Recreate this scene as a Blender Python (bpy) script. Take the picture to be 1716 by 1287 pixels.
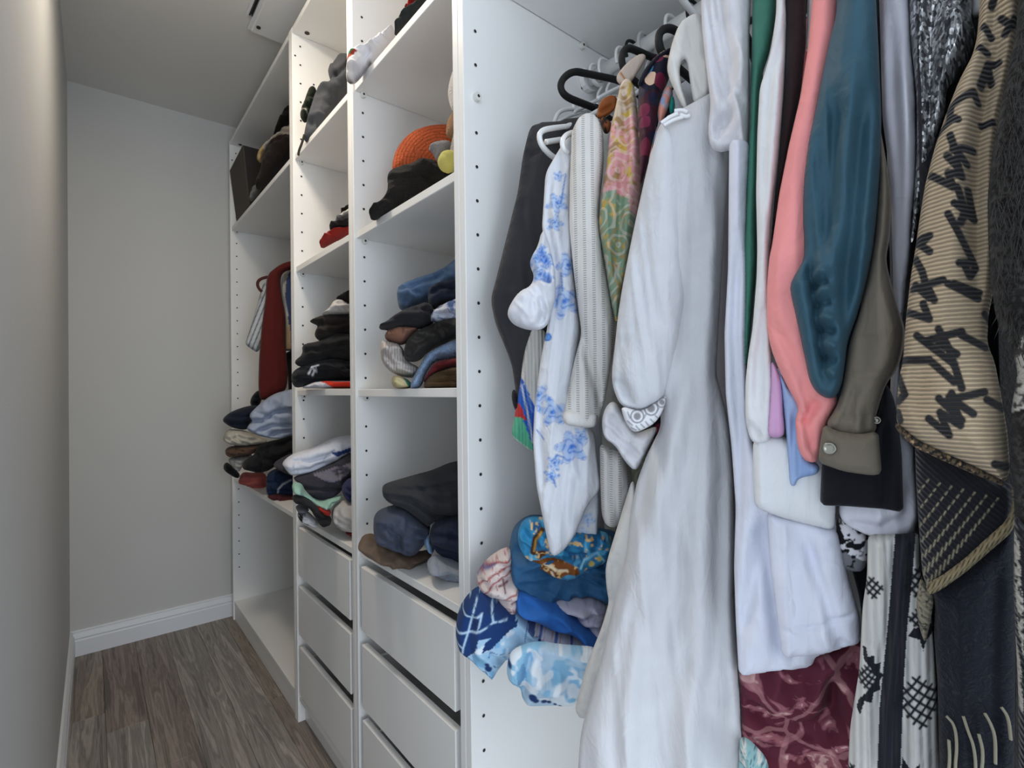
import bpy, bmesh, math
import numpy as np
from mathutils import Vector, Matrix
from mathutils.geometry import delaunay_2d_cdt

for o in list(bpy.data.objects): bpy.data.objects.remove(o)
SC = bpy.context.scene
COL = SC.collection

# ------------------------------------------------------------------ camera
FPX, YAW, PITCH, ROLL, CAMH = 857.44, 39.45, .4871, -.7464, 1.0856
_y, _p, _r = map(math.radians, (YAW, PITCH, ROLL))
FW = np.array([math.cos(_y)*math.cos(_p), math.sin(_y)*math.cos(_p), math.sin(_p)])
_rt = np.array([-math.sin(_y), math.cos(_y), 0.]); _up = np.cross(_rt, FW)
if _up[2] < 0: _up = -_up
RT = _rt*math.cos(_r)+_up*math.sin(_r); UP = -_rt*math.sin(_r)+_up*math.cos(_r)
EYE = np.array([0, 0, CAMH])
cam = bpy.data.cameras.new('camera'); cam.sensor_width = 36; cam.lens = FPX/1716*36
cam.clip_start = .01; cam.clip_end = 50
camo = bpy.data.objects.new('camera', cam); COL.objects.link(camo)
# the left-handed wardrobe frame (X along the closet, Y to the wardrobes) is mirrored below by MY
MY = np.array([1., -1., 1.])
def W(v): return Vector((v[0], -v[1], v[2]))
camo.matrix_world = Matrix(((RT[0], UP[0], -FW[0], 0), (-RT[1], -UP[1], FW[1], 0), (RT[2], UP[2], -FW[2], CAMH), (0, 0, 0, 1)))
SC.camera = camo

# ------------------------------------------------------------------ light
world = bpy.data.worlds.new('world'); SC.world = world; world.use_nodes = True
bg = world.node_tree.nodes['Background']; bg.inputs[0].default_value = (.78, .88, 1, 1); bg.inputs[1].default_value = .88
def area(name, loc, target, size, sizey, power, col):
    l = bpy.data.lights.new(name, 'AREA'); l.shape = 'RECTANGLE'; l.size = size; l.size_y = sizey; l.energy = power; l.color = col
    o = bpy.data.objects.new(name, l); COL.objects.link(o); o.location = W(loc)
    o.rotation_euler = (W(target)-W(loc)).to_track_quat('-Z', 'Y').to_euler(); return o
area('doorway_daylight', (-2.5, .1, 1.15), (1.2, .3, .9), 1.3, 1.9, 34, (.8, .9, 1))
vs = SC.view_settings; vs.view_transform = 'Standard'; vs.look = 'None'; vs.exposure = .42; vs.gamma = 1; vs.use_curve_mapping = False

# ------------------------------------------------------------------ helpers
def lin(c):
    if isinstance(c, str):
        c = c.lstrip('#'); c = [int(c[i:i+2], 16)/255 for i in (0, 2, 4)]
    return np.array([x/12.92 if x <= .04045 else ((x+.055)/1.055)**2.4 for x in c])

def node_mat(name):
    m = bpy.data.materials.new(name); m.use_nodes = True; nt = m.node_tree
    return m, nt, nt.nodes['Principled BSDF']
def N(nt, typ, **kw):
    n = nt.nodes.new(typ)
    for k, v in kw.items():
        if k in n.inputs: n.inputs[k].default_value = v
        else: setattr(n, k, v)
    return n
_mc = {}
def plain(name, col, rough=.5, bump=0, scale=200, var=.03, vscale=3, metallic=0, aniso=(1, 1, 1)):
    if name in _mc: return _mc[name]
    m, nt, b = node_mat(name); c = lin(col)
    tc = N(nt, 'ShaderNodeTexCoord'); mp = N(nt, 'ShaderNodeMapping'); mp.inputs['Scale'].default_value = aniso
    nt.links.new(tc.outputs['Object'], mp.inputs[0])
    no = N(nt, 'ShaderNodeTexNoise', Scale=vscale, Detail=4); nt.links.new(mp.outputs[0], no.inputs['Vector'])
    mx = N(nt, 'ShaderNodeMix', data_type='RGBA')
    mx.inputs[6].default_value = (*(c*(1-var)), 1); mx.inputs[7].default_value = (*np.minimum(c*(1+var), 1), 1)
    nt.links.new(no.outputs[0], mx.inputs[0]); nt.links.new(mx.outputs[2], b.inputs['Base Color'])
    b.inputs['Roughness'].default_value = rough; b.inputs['Metallic'].default_value = metallic
    if bump:
        n2 = N(nt, 'ShaderNodeTexNoise', Scale=scale, Detail=2); nt.links.new(tc.outputs['Object'], n2.inputs['Vector'])
        bp = N(nt, 'ShaderNodeBump', Strength=bump, Distance=.002); nt.links.new(n2.outputs[0], bp.inputs['Height']); nt.links.new(bp.outputs[0], b.inputs['Normal'])
    _mc[name] = m; return m

def cloth(kind):
    """cloth whose dye is the 'Col' attribute; kind sets weave, gloss and relief"""
    key = 'cloth_'+kind
    if key in _mc: return _mc[key]
    m, nt, b = node_mat(key)
    at = N(nt, 'ShaderNodeAttribute', attribute_name='Col'); uv = N(nt, 'ShaderNodeUVMap')
    rough, sheen, spec, bs, bd = .9, .15, .2, .35, .002
    no = N(nt, 'ShaderNodeTexNoise', Scale=30, Detail=5); nt.links.new(uv.outputs[0], no.inputs['Vector'])
    mul = N(nt, 'ShaderNodeMix', data_type='RGBA', blend_type='MULTIPLY'); mul.inputs[0].default_value = 1
    cr = N(nt, 'ShaderNodeMapRange'); cr.inputs[3].default_value = .9; cr.inputs[4].default_value = 1.08
    nt.links.new(no.outputs[0], cr.inputs[0])
    nt.links.new(at.outputs[0], mul.inputs[6]); nt.links.new(cr.outputs[0], mul.inputs[7])
    out = mul.outputs[2]; height = None
    def waves(scale, direction, dist=0., prof='SIN'):
        w = N(nt, 'ShaderNodeTexWave', Scale=scale, Distortion=dist, bands_direction=direction, wave_profile=prof)
        w.inputs['Detail'].default_value = 1; nt.links.new(uv.outputs[0], w.inputs['Vector']); return w.outputs['Fac']
    def darken(fac, lo, hi, colr=(0, 0, 0, 1), amt=.5):
        mr = N(nt, 'ShaderNodeMapRange'); mr.inputs[1].default_value = lo; mr.inputs[2].default_value = hi
        nt.links.new(fac, mr.inputs[0]); ml = N(nt, 'ShaderNodeMath', operation='MULTIPLY'); ml.inputs[1].default_value = amt
        nt.links.new(mr.outputs[0], ml.inputs[0]); mx = N(nt, 'ShaderNodeMix', data_type='RGBA'); mx.inputs[7].default_value = colr
        nt.links.new(ml.outputs[0], mx.inputs[0]); nt.links.new(out, mx.inputs[6]); return mx.outputs[2]
    def vor(scale, feature='F1', rnd=1., warp=0.):
        v = N(nt, 'ShaderNodeTexVoronoi', Scale=scale, feature=feature, Randomness=rnd, voronoi_dimensions='2D')
        if warp:
            n2 = N(nt, 'ShaderNodeTexNoise', Scale=scale*.8, Detail=3); nt.links.new(uv.outputs[0], n2.inputs['Vector'])
            sc = N(nt, 'ShaderNodeVectorMath', operation='SCALE'); sc.inputs['Scale'].default_value = warp; nt.links.new(n2.outputs['Color'], sc.inputs[0])
            ad = N(nt, 'ShaderNodeVectorMath', operation='ADD'); nt.links.new(uv.outputs[0], ad.inputs[0]); nt.links.new(sc.outputs[0], ad.inputs[1])
            nt.links.new(ad.outputs[0], v.inputs['Vector'])
        else: nt.links.new(uv.outputs[0], v.inputs['Vector'])
        return v
    if kind == 'plain':
        height = no.outputs[0]; bs = .25
    elif kind == 'linen':
        lm = N(nt, 'ShaderNodeMapping'); lm.inputs['Scale'].default_value = (1, .1, 1); nt.links.new(uv.outputs[0], lm.inputs[0])
        n3 = N(nt, 'ShaderNodeTexNoise', Scale=110, Detail=4, Distortion=.4); nt.links.new(lm.outputs[0], n3.inputs['Vector']); height = n3.outputs[0]; bs = .45; bd = .003
    elif kind == 'satin':
        rough, sheen, spec = .6, .1, .25; height = no.outputs[0]; bs = .12
    elif kind == 'knit':
        height = waves(130, 'DIAGONAL', 1.2); bs = .6; out = darken(height, .5, 0., amt=.22); sheen = .4
    elif kind == 'rib':
        height = waves(55, 'X', .3); bs = .6; out = darken(height, .5, 0., amt=.18)
    elif kind == 'cord':
        height = waves(90, 'Y', .5); bs = .7; out = darken(height, .5, 0., amt=.35)
    elif kind == 'camel':
        height = waves(98, 'Y', 1.0); bs = .8; bd = .003; out = darken(height, .55, 0., (.03, .018, .01, 1), .55); sheen = .4
    elif kind == 'denim':
        height = waves(300, 'DIAGONAL', .5); bs = .3; out = darken(no.outputs[0], .45, .75, (.5, .6, .7, 1), .25)
    elif kind == 'eyelet':
        v1 = waves(25, 'X', .4); v2 = waves(95, 'Y', 0)
        a = N(nt, 'ShaderNodeMath', operation='GREATER_THAN'); a.inputs[1].default_value = .72; nt.links.new(v1, a.inputs[0])
        c_ = N(nt, 'ShaderNodeMath', operation='GREATER_THAN'); c_.inputs[1].default_value = .55; nt.links.new(v2, c_.inputs[0])
        p = N(nt, 'ShaderNodeMath', operation='MULTIPLY'); nt.links.new(a.outputs[0], p.inputs[0]); nt.links.new(c_.outputs[0], p.inputs[1])
        out = darken(p.outputs[0], 0, 1, (.2, .19, .18, 1), .62)
        inv = N(nt, 'ShaderNodeMath', operation='SUBTRACT'); inv.inputs[0].default_value = 1; nt.links.new(p.outputs[0], inv.inputs[1]); height = inv.outputs[0]; bs = .5
    elif kind == 'fuzzy':
        n3 = N(nt, 'ShaderNodeTexNoise', Scale=160, Detail=6, Distortion=1.5); nt.links.new(uv.outputs[0], n3.inputs['Vector'])
        height = n3.outputs[0]; bs = .8; bd = .005; sheen = .15; out = darken(height, .6, .75, (.3, .28, .26, 1), .07)
    elif kind == 'sequin':
        mp = N(nt, 'ShaderNodeMapping'); mp.inputs['Scale'].default_value = (2.2, 1, 1); nt.links.new(uv.outputs[0], mp.inputs[0])
        v = N(nt, 'ShaderNodeTexVoronoi', Scale=330, voronoi_dimensions='2D'); nt.links.new(mp.outputs[0], v.inputs['Vector'])
        sp = N(nt, 'ShaderNodeSeparateColor'); nt.links.new(v.outputs['Color'], sp.inputs[0])
        pw = N(nt, 'ShaderNodeMath', operation='POWER'); pw.inputs[1].default_value = 2.4; nt.links.new(sp.outputs[0], pw.inputs[0])
        mx = N(nt, 'ShaderNodeMix', data_type='RGBA'); mx.inputs[6].default_value = (.05, .05, .055, 1); mx.inputs[7].default_value = (1, 1, 1, 1)
        nt.links.new(pw.outputs[0], mx.inputs[0]); out = mx.outputs[2]
        height = sp.outputs[1]; bs = .9; bd = .004; rough = .28; b.inputs['Metallic'].default_value = .55
    elif kind == 'paisley':
        v = vor(24, 'F1', 1, .02); w = N(nt, 'ShaderNodeMath', operation='SINE'); ml = N(nt, 'ShaderNodeMath', operation='MULTIPLY'); ml.inputs[1].default_value = 24
        nt.links.new(v.outputs['Distance'], ml.inputs[0]); nt.links.new(ml.outputs[0], w.inputs[0])
        out = darken(w.outputs[0], .35, .65, (.86, .72, .66, 1), .33); height = no.outputs[0]; bs = .15; rough = .5
    elif kind == 'darkfloral':
        v = vor(52, 'F1', 1, .008); sp = N(nt, 'ShaderNodeSeparateColor'); nt.links.new(v.outputs['Color'], sp.inputs[0])
        rp = N(nt, 'ShaderNodeValToRGB'); rp.color_ramp.interpolation = 'CONSTANT'
        e = rp.color_ramp.elements; e[0].color = (.012, .012, .035, 1); e[1].position = .38; e[1].color = (.16, .015, .045, 1)
        for pos, cc in ((.56, (.55, .3, .14, 1)), (.66, (.05, .2, .38, 1)), (.76, (.3, .02, .09, 1)), (.88, (.75, .5, .35, 1)), (.95, (.02, .02, .06, 1))):
            q = e.new(pos); q.color = cc
        nt.links.new(sp.outputs[0], rp.inputs[0]); mr = N(nt, 'ShaderNodeMath', operation='LESS_THAN'); mr.inputs[1].default_value = .42
        nt.links.new(v.outputs['Distance'], mr.inputs[0]); mx = N(nt, 'ShaderNodeMix', data_type='RGBA')
        nt.links.new(mr.outputs[0], mx.inputs[0]); nt.links.new(out, mx.inputs[6]); nt.links.new(rp.outputs[0], mx.inputs[7]); out = mx.outputs[2]; rough = .6
    elif kind == 'maroonfloral':
        v = vor(17, 'F1', 1, .05); n3 = N(nt, 'ShaderNodeTexNoise', Scale=27, Detail=3, Distortion=2.0); nt.links.new(uv.outputs[0], n3.inputs['Vector'])
        out = darken(n3.outputs[0], .5, .56, (.42, .16, .19, 1), .7); out = darken(n3.outputs[0], .6, .64, (.72, .45, .42, 1), .85)
        v2 = vor(17, 'DISTANCE_TO_EDGE', 1, .05); out = darken(v2.outputs['Distance'], .05, .03, (.5, .24, .25, 1), .45); rough = .7
    elif kind == 'lacefloral':
        n3 = N(nt, 'ShaderNodeTexNoise', Scale=45, Detail=3, Distortion=2.5); nt.links.new(uv.outputs[0], n3.inputs['Vector'])
        out = darken(n3.outputs[0], .5, .58, (.25, .25, .38, 1), .5)
    elif kind == 'marble':
        n3 = N(nt, 'ShaderNodeTexNoise', Scale=14, Detail=5, Distortion=1.8); nt.links.new(uv.outputs[0], n3.inputs['Vector'])
        rp = N(nt, 'ShaderNodeValToRGB'); e = rp.color_ramp.elements
        e[0].position = .3; e[0].color = (.01, .08, .16, 1); e[1].position = .45; e[1].color = (.03, .28, .5, 1)
        for pos, cc in ((.53, (.06, .36, .55, 1)), (.55, (.08, .03, .008, 1)), (.59, (.42, .18, .03, 1)), (.63, (.7, .5, .3, 1)), (.66, (.03, .24, .45, 1))):
            q = e.new(pos); q.color = cc
        nt.links.new(n3.outputs[0], rp.inputs[0]); out = rp.outputs[0]; rough = .5
    elif kind == 'woven':   # braided straw rings
        height = no.outputs[0]; bs = .6; rough = .8
        w = N(nt, 'ShaderNodeTexVoronoi', Scale=190, voronoi_dimensions='2D'); nt.links.new(uv.outputs[0], w.inputs['Vector'])
        height = w.outputs['Distance']; out = darken(height, .5, .9, (.15, .03, .01, 1), .5)
    if height is not None:
        wm = N(nt, 'ShaderNodeMapping'); wm.inputs['Scale'].default_value = (1, .45, 1); wm.inputs['Rotation'].default_value = (0, 0, .3); nt.links.new(uv.outputs[0], wm.inputs[0])
        wn = N(nt, 'ShaderNodeTexNoise', Scale=26, Detail=3, Distortion=1.6); nt.links.new(wm.outputs[0], wn.inputs['Vector'])
        ab = N(nt, 'ShaderNodeMath', operation='PINGPONG'); ab.inputs[1].default_value = .12; nt.links.new(wn.outputs[0], ab.inputs[0])
        b0 = N(nt, 'ShaderNodeBump', Strength=.16 if kind not in ('sequin', 'fuzzy', 'camel') else .1, Distance=.03); nt.links.new(ab.outputs[0], b0.inputs['Height'])
        bp = N(nt, 'ShaderNodeBump', Strength=bs, Distance=bd); nt.links.new(height, bp.inputs['Height']); nt.links.new(b0.outputs[0], bp.inputs['Normal']); nt.links.new(bp.outputs[0], b.inputs['Normal'])
    nt.links.new(out, b.inputs['Base Color']); b.inputs['Roughness'].default_value = rough
    b.inputs['Sheen Weight'].default_value = sheen*.4; b.inputs['Specular IOR Level'].default_value = spec
    _mc[key] = m; return m

# ------------------------------------------------------------------ objects
def tag(o, label=None, cat=None, group=None, kind=None):
    if label: o['label'] = label
    if cat: o['category'] = cat
    if group: o['group'] = group
    if kind: o['kind'] = kind
    return o
def empty(name, loc):
    o = bpy.data.objects.new(name, None); o.empty_display_size = .05; COL.objects.link(o); o.location = W(loc); return o
def link(name, me, mat, parent=None, org=None):
    o = bpy.data.objects.new(name, me); COL.objects.link(o)
    if mat: me.materials.append(mat)
    if parent is not None: o.parent = parent
    return o
def base_of(parent):
    """world position of parent's origin in wardrobe coordinates"""
    p = np.zeros(3)
    while parent is not None:
        l = parent.location; p += np.array([l[0], -l[1], l[2]]); parent = parent.parent
    return p
def mesh_obj(name, verts, faces, mat, parent=None, origin=None, smooth=False):
    """verts in wardrobe coordinates; mirrored to Blender's, faces flipped"""
    verts = np.asarray(verts, float)
    if parent is not None: org = base_of(parent)
    else: org = np.asarray(origin if origin is not None else [verts[:, 0].mean(), verts[:, 1].mean(), verts[:, 2].min()], float)
    me = bpy.data.meshes.new(name); me.from_pydata(((verts-org)*MY).tolist(), [], [tuple(reversed(f)) for f in faces])
    if smooth: me.polygons.foreach_set('use_smooth', [True]*len(me.polygons))
    o = link(name, me, mat, parent)
    if parent is None: o.location = W(org)
    return o
def box_vf(x0, x1, y0, y1, z0, z1):
    v = [(x, y, z) for x in (x0, x1) for y in (y0, y1) for z in (z0, z1)]
    f = [(0, 1, 3, 2), (4, 6, 7, 5), (0, 4, 5, 1), (2, 3, 7, 6), (0, 2, 6, 4), (1, 5, 7, 3)]
    return v, [tuple(reversed(q)) for q in f]
def box(name, x0, x1, y0, y1, z0, z1, mat, parent=None, bevel=.0012):
    v, f = box_vf(x0, x1, y0, y1, z0, z1); o = mesh_obj(name, v, f, mat, parent)
    bm = bmesh.new(); bm.from_mesh(o.data); bmesh.ops.recalc_face_normals(bm, faces=bm.faces)
    if bevel: bmesh.ops.bevel(bm, geom=bm.edges[:], offset=bevel, segments=1, affect='EDGES')
    bm.to_mesh(o.data); bm.free(); return o
def multi_box(name, boxes, mat, parent=None):
    V, Fc = [], []
    for b in boxes:
        v, f = box_vf(*b); k = len(V); V += v; Fc += [tuple(i+k for i in q) for q in f]
    o = mesh_obj(name, V, Fc, mat, parent); bm = bmesh.new(); bm.from_mesh(o.data); bmesh.ops.recalc_face_normals(bm, faces=bm.faces); bm.to_mesh(o.data); bm.free(); return o
def tube(name, pts, rad, mat, parent=None, closed=False, n=10, flat=1., smooth_it=2):
    P = np.array(pts, float)
    for _ in range(smooth_it):
        q = []
        m = len(P)
        for i in range(m if closed else m-1):
            a, b = P[i], P[(i+1) % m]; q += [a*.75+b*.25, a*.25+b*.75]
        if not closed: q = [P[0]]+q+[P[-1]]
        P = np.array(q)
    m = len(P); V = []; Fc = []
    T = np.roll(P, -1, 0)-np.roll(P, 1, 0)
    if not closed: T[0] = P[1]-P[0]; T[-1] = P[-1]-P[-2]
    T /= np.linalg.norm(T, axis=1)[:, None]+1e-12
    ref = np.array([0, 0, 1.]) if abs(T[:, 2]).mean() < .8 else np.array([1., 0, 0])
    A = None
    rads = rad if hasattr(rad, '__len__') else [rad]*m
    for i in range(m):
        a = (ref if A is None else A); a = a-T[i]*(a@T[i]); a /= np.linalg.norm(a); A = a; b = np.cross(T[i], a)
        rr = np.interp(i/(m-1), np.linspace(0, 1, len(rads)), rads)
        for k in range(n):
            t = 2*math.pi*k/n; V.append(P[i]+rr*(a*math.cos(t)+b*math.sin(t)*flat))
    for i in range(m if closed else m-1):
        j = (i+1) % m
        for k in range(n): Fc.append((i*n+k, i*n+(k+1) % n, j*n+(k+1) % n, j*n+k))
    if not closed: Fc += [tuple(range(n))[::-1], tuple((m-1)*n+k for k in range(n))]
    o = mesh_obj(name, V, Fc, mat, parent, smooth=True)
    bm = bmesh.new(); bm.from_mesh(o.data); bmesh.ops.recalc_face_normals(bm, faces=bm.faces); bm.to_mesh(o.data); bm.free()
    return o

def rays(px, py):
    px = np.asarray(px, float); py = np.asarray(py, float)
    return FW + np.multiply.outer((px-858)/FPX, RT) - np.multiply.outer((py-643.5)/FPX, UP)
def onY(px, py, Y): v = rays(px, py); return EYE+v*(Y/v[1])
def onX(px, py, X): v = rays(px, py); return EYE+v*(X/v[0])
def onR(px, py, r): v = rays(px, py); return EYE+v*(r/np.hypot(v[0], v[1]))

_rng = np.random.RandomState(7); _LAT = _rng.rand(64, 512)
def vnoise(x, y, seed=0):
    xi = np.floor(x).astype(int); yi = np.floor(y).astype(int); fx = x-xi; fy = y-yi
    fx = fx*fx*(3-2*fx); fy = fy*fy*(3-2*fy)
    def L(a, b): return _LAT[(b*7+seed*13) % 64, (a*31+b*57+seed*101) % 512]
    return (L(xi, yi)*(1-fx)+L(xi+1, yi)*fx)*(1-fy)+(L(xi, yi+1)*(1-fx)+L(xi+1, yi+1)*fx)*fy
def chaikin(P, it=2, r=.25, cut=7.):
    P = np.asarray(P, float)
    for _ in range(it):
        Q = np.roll(P, -1, 0); L = np.hypot(*(Q-P).T); k = np.minimum(r, cut/np.maximum(L, 1e-6))[:, None]
        P = np.stack([P*(1-k)+Q*k, P*k+Q*(1-k)], 1).reshape(-1, 2); cut *= .5
    return P
def resample(P, g, closed=True):
    P = np.asarray(P, float)
    if closed: P = np.vstack([P, P[:1]])
    d = np.r_[0, np.cumsum(np.hypot(*np.diff(P, axis=0).T))]; n = max(8 if closed else 2, int(d[-1]/g))
    t = np.linspace(0, d[-1], n, endpoint=not closed)
    return np.c_[np.interp(t, d, P[:, 0]), np.interp(t, d, P[:, 1])]
def seg_dist(X, P, closed=False):
    P = np.asarray(P, float); A = P if closed else P[:-1]; B = np.roll(P, -1, 0) if closed else P[1:]
    best = np.full(len(X), 1e9); arg = np.zeros(len(X)); n = len(A)
    for i in range(n):
        d = B[i]-A[i]; L2 = d@d+1e-18; t = np.clip(((X-A[i])@d)/L2, 0, 1); e = X-(A[i]+t[:, None]*d); q = e[:, 0]**2+e[:, 1]**2
        m = q < best; best[m] = q[m]; arg[m] = (i+t[m])/n
    return np.sqrt(best), arg
def inside(X, P):
    r = np.zeros(len(X), bool); x, y = X[:, 0], X[:, 1]; j = len(P)-1
    for i in range(len(P)):
        xi, yi = P[i]; xj, yj = P[j]
        c = ((yi > y) != (yj > y)) & (x < (xj-xi)*(y-yi)/(yj-yi+1e-12)+xi); r ^= c; j = i
    return r

def do_paint(C, px, py, paint):
    X = np.c_[px, py]
    def mix(a, col): 
        a = np.clip(a, 0, 1)[:, None]; C[:] = C*(1-a)+lin(col)*a
    for op in paint:
        k = op[0]
        if k == 'P': mix(inside(X, op[1]).astype(float)*(op[3] if len(op) > 3 else 1), op[2])
        elif k == 'L':
            for pl in op[1]: mix((op[2]/2+1-seg_dist(X, pl)[0])/2, op[3])
        elif k == 'C':
            for cx, cy, r in op[1]: mix((r+1-np.hypot(px-cx, py-cy))/2, op[2])
        elif k == 'E':  # ring
            for cx, cy, r, w in op[1]: mix((w/2+.8-abs(np.hypot(px-cx, py-cy)-r))/1.6, op[2])
        elif k == 'F':   # watercolour flower: petals drawn in two tones
            for (cx, cy, r) in op[1]:
                dx, dy = px-cx, (py-cy); rr = np.hypot(dx, dy)/r; an = np.arctan2(dy, dx)
                ed = .72+.22*np.cos(5*an+cx)+.12*vnoise(an*2.1+9, rr*2, int(cx) % 40)
                wc = .6+.4*vnoise(px/7., py/7., int(cy) % 40)
                mix(np.clip((ed-rr)*5, 0, 1)*.62*wc, op[2])
                sp = np.sin(rr*15+an*2+1.5*np.cos(3*an+cx)); mix(np.clip((sp-.45)*3, 0, 1)*np.clip((ed-rr)*6, 0, 1)*.75*wc, op[3])
                mix(np.clip(1-abs(rr-ed*.97)/.06, 0, 1)*.6*wc, op[3]); mix(np.clip((.2-rr)*8, 0, 1)*.85, op[3])
        elif k == 'S':   # stripes: angle, period, duty, col
            a = math.radians(op[1]); t = (px*math.cos(a)+py*math.sin(a))/op[2]; w = abs((t % 1)-.5)*2
            mix((op[3]-w)*op[2]/2, op[4])
        elif k == 'N':   # blotches: scale x, scale y, threshold, col, seed
            n = .65*vnoise(px/op[1], py/op[2], op[5])+.35*vnoise(px/op[1]*2.3, py/op[2]*2.3, op[5]+3); mix((n-op[3])*14, op[4])
        elif k == 'V':   # vein lines from noise zero crossings
            n = .7*vnoise(px/op[1], py/op[2], op[5])+.3*vnoise(px/op[1]*2.1, py/op[2]*2.1, op[5]+5); mix(1-abs(n-.5)/op[3], op[4])

NV = [0]; FOLD = 1.6
def blob(name, pts, r=None, X=None, Y=None, T=.03, Tb=None, R=None, cs=1., col='#888888', kind='plain', creases=(), folds=None, g=4.5,
         b=None, paint=None, parent=None, seed=1, ref=None, smooth=2, lean=None, base=None, lip=.005, soft=.35):
    """cloth volume: outline with its own distance, real size and thickness, round edges, folds and creases"""
    O = resample(chaikin(pts, smooth) if smooth else pts, g)
    c = np.array(ref) if ref is not None else np.array([(O[:, 0].min()+O[:, 0].max())/2, (O[:, 1].min()+O[:, 1].max())/2])
    if r is not None: P0 = onR(c[0], c[1], r)
    elif X is not None: P0 = onX(c[0], c[1], X)
    else: P0 = onY(c[0], c[1], Y)
    ang = math.atan2(P0[1], P0[0]) if b is None else math.radians(b)
    D = np.array([-math.sin(ang), math.cos(ang), 0]); nrm = np.array([-math.cos(ang), -math.sin(ang), 0.])
    def loc(q):
        v = rays(q[:, 0], q[:, 1]); t = ((P0-EYE)@nrm)/(v@nrm); w = EYE+v*t[:, None]; return np.c_[(w-P0)@D, w[:, 2]-P0[2]]
    # interior points
    x0, y0 = O.min(0); x1, y1 = O.max(0); gy = g*.866
    ys = np.arange(y0+gy*.5, y1, gy); G = []
    for i, yy in enumerate(ys):
        xs = np.arange(x0+(g*.5 if i % 2 else 0)+.3, x1, g); G.append(np.c_[xs, np.full(len(xs), yy)])
    G = np.vstack(G) if G else np.zeros((0, 2)); G = G[inside(G, O)]
    if len(G): G = G[seg_dist(G, O, True)[0] > g*.55]
    nb = len(O); Pall = np.vstack([O, G]); 
    res = delaunay_2d_cdt([Vector(p) for p in Pall], [], [list(range(nb))], 1, 1e-4)
    Q = np.array([[v[0], v[1]] for v in res[0]]); tris = [list(f) for f in res[2]]
    bidx = set()
    orig = res[3]
    for i, ol in enumerate(orig):
        if any(k < nb for k in ol): bidx.add(i)
    n = len(Q); isb = np.zeros(n, bool); isb[list(bidx)] = True
    L = loc(Q); LO = loc(O); dist, _ = seg_dist(L, LO, True); dist[isb] = 0
    if R is None: R = min(T, .03)
    wmax = dist.max(); lipr = min(lip, R*.5, wmax*.5)
    e = 1-np.clip(dist/lipr, 0, 1); lp = np.sqrt(np.clip(1-e*e, 0, 1))
    e = 1-np.clip(dist/max(min(wmax, R*2.2), 1e-6), 0, 1); dome = np.sqrt(np.clip(1-e*e, 0, 1))
    prof = soft*dome+(1-soft)*lp*(.35+.65*dome)
    h = T*prof
    f = np.zeros(n)
    if folds:
        amp, wl, an, stretch = folds; a = math.radians(an)
        s_ = L[:, 0]*math.cos(a)+L[:, 1]*math.sin(a); c_ = -L[:, 0]*math.sin(a)+L[:, 1]*math.cos(a)
        wp = vnoise(s_/wl*.6+3, c_/(wl*stretch)*1.3, seed+2)*1.4
        n1 = vnoise(s_/wl+wp, c_/(wl*stretch), seed); n2 = vnoise(s_/wl*2.3+wp, c_/(wl*stretch)*1.9+7, seed+5)
        n1 = 1-abs(2*n1-1)*1.6; n2 = 1-abs(2*n2-1)*1.4
        n3 = vnoise(L[:, 0]/wl*1.9+wp*1.5+11, L[:, 1]/wl*1.5, seed+9); n3 = 1-abs(2*n3-1)*1.8
        f += amp*FOLD*(n1*.8+n2*.35+n3*.3*min(1, (4/stretch)**2)-.3)
    for cr in creases:
        line, am, wd = cr[0], cr[1]*1.25*cs, cr[2]*.85*(1 if cs == 1 else 1.15)
        ll = loc(np.array(line, float)); dd, tt = seg_dist(L, ll)
        tp = np.clip(np.minimum(tt, 1-tt)*5+.35, 0, 1); f += am*tp*np.exp(-(dd/wd)**2)
    pr2 = np.clip(dist/.009, 0, 1)*.9+.1*(dist > 0)
    h = h+f*pr2
    h = np.maximum(h, -.3*T*prof)
    Tb = T*.6 if Tb is None else Tb
    hb = Tb*prof
    lz = L[:, 1]-L[:, 1].min()
    PW = P0+np.multiply.outer(L[:, 0], D)+np.multiply.outer(L[:, 1], np.array([0, 0, 1.]))
    if lean:
        q_ = np.clip(lz/lean[1], 0, 1); q_ = q_*q_*(3-2*q_); PW = EYE+(PW-EYE)*(1+lean[0]*q_)[:, None]
    Wf = PW+np.multiply.outer(h, nrm)
    Wb = PW-np.multiply.outer(hb, nrm)
    bk = np.full(n, -1); inn = np.where(~isb)[0]; bk[inn] = n+np.arange(len(inn)); bk[isb] = np.where(isb)[0]
    V = np.vstack([Wf, Wb[inn]])
    tr = np.array([t for t in tris if len(t) == 3])
    # orient
    a_, b_, c_2 = L[tr[:, 0]], L[tr[:, 1]], L[tr[:, 2]]
    cr_ = (b_[:, 0]-a_[:, 0])*(c_2[:, 1]-a_[:, 1])-(b_[:, 1]-a_[:, 1])*(c_2[:, 0]-a_[:, 0])
    fl = cr_ > 0; tr[fl] = tr[fl][:, ::-1]
    tb = bk[tr][:, ::-1]
    keep = ~np.all(isb[tr], axis=1)
    tb = tb[keep]
    Fc = np.vstack([tr, tb])
    org = base_of(parent) if parent is not None else (np.asarray(base, float) if base is not None else np.array([V[:, 0].mean(), V[:, 1].mean(), V[:, 2].min()]))
    me = bpy.data.meshes.new(name)
    VV = ((V-org)*MY); 
    me.from_pydata(VV.tolist(), [], Fc.tolist())
    me.polygons.foreach_set('use_smooth', np.ones(len(me.polygons), bool))
    uv = me.uv_layers.new(name='UVMap'); li = np.empty(len(me.loops), np.int32); me.loops.foreach_get('vertex_index', li)
    UVv = np.vstack([L, L[inn]]); uv.data.foreach_set('uv', UVv[li].ravel())
    C = np.tile(lin(col), (n, 1))
    if paint: do_paint(C, Q[:, 0], Q[:, 1], paint)
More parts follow.
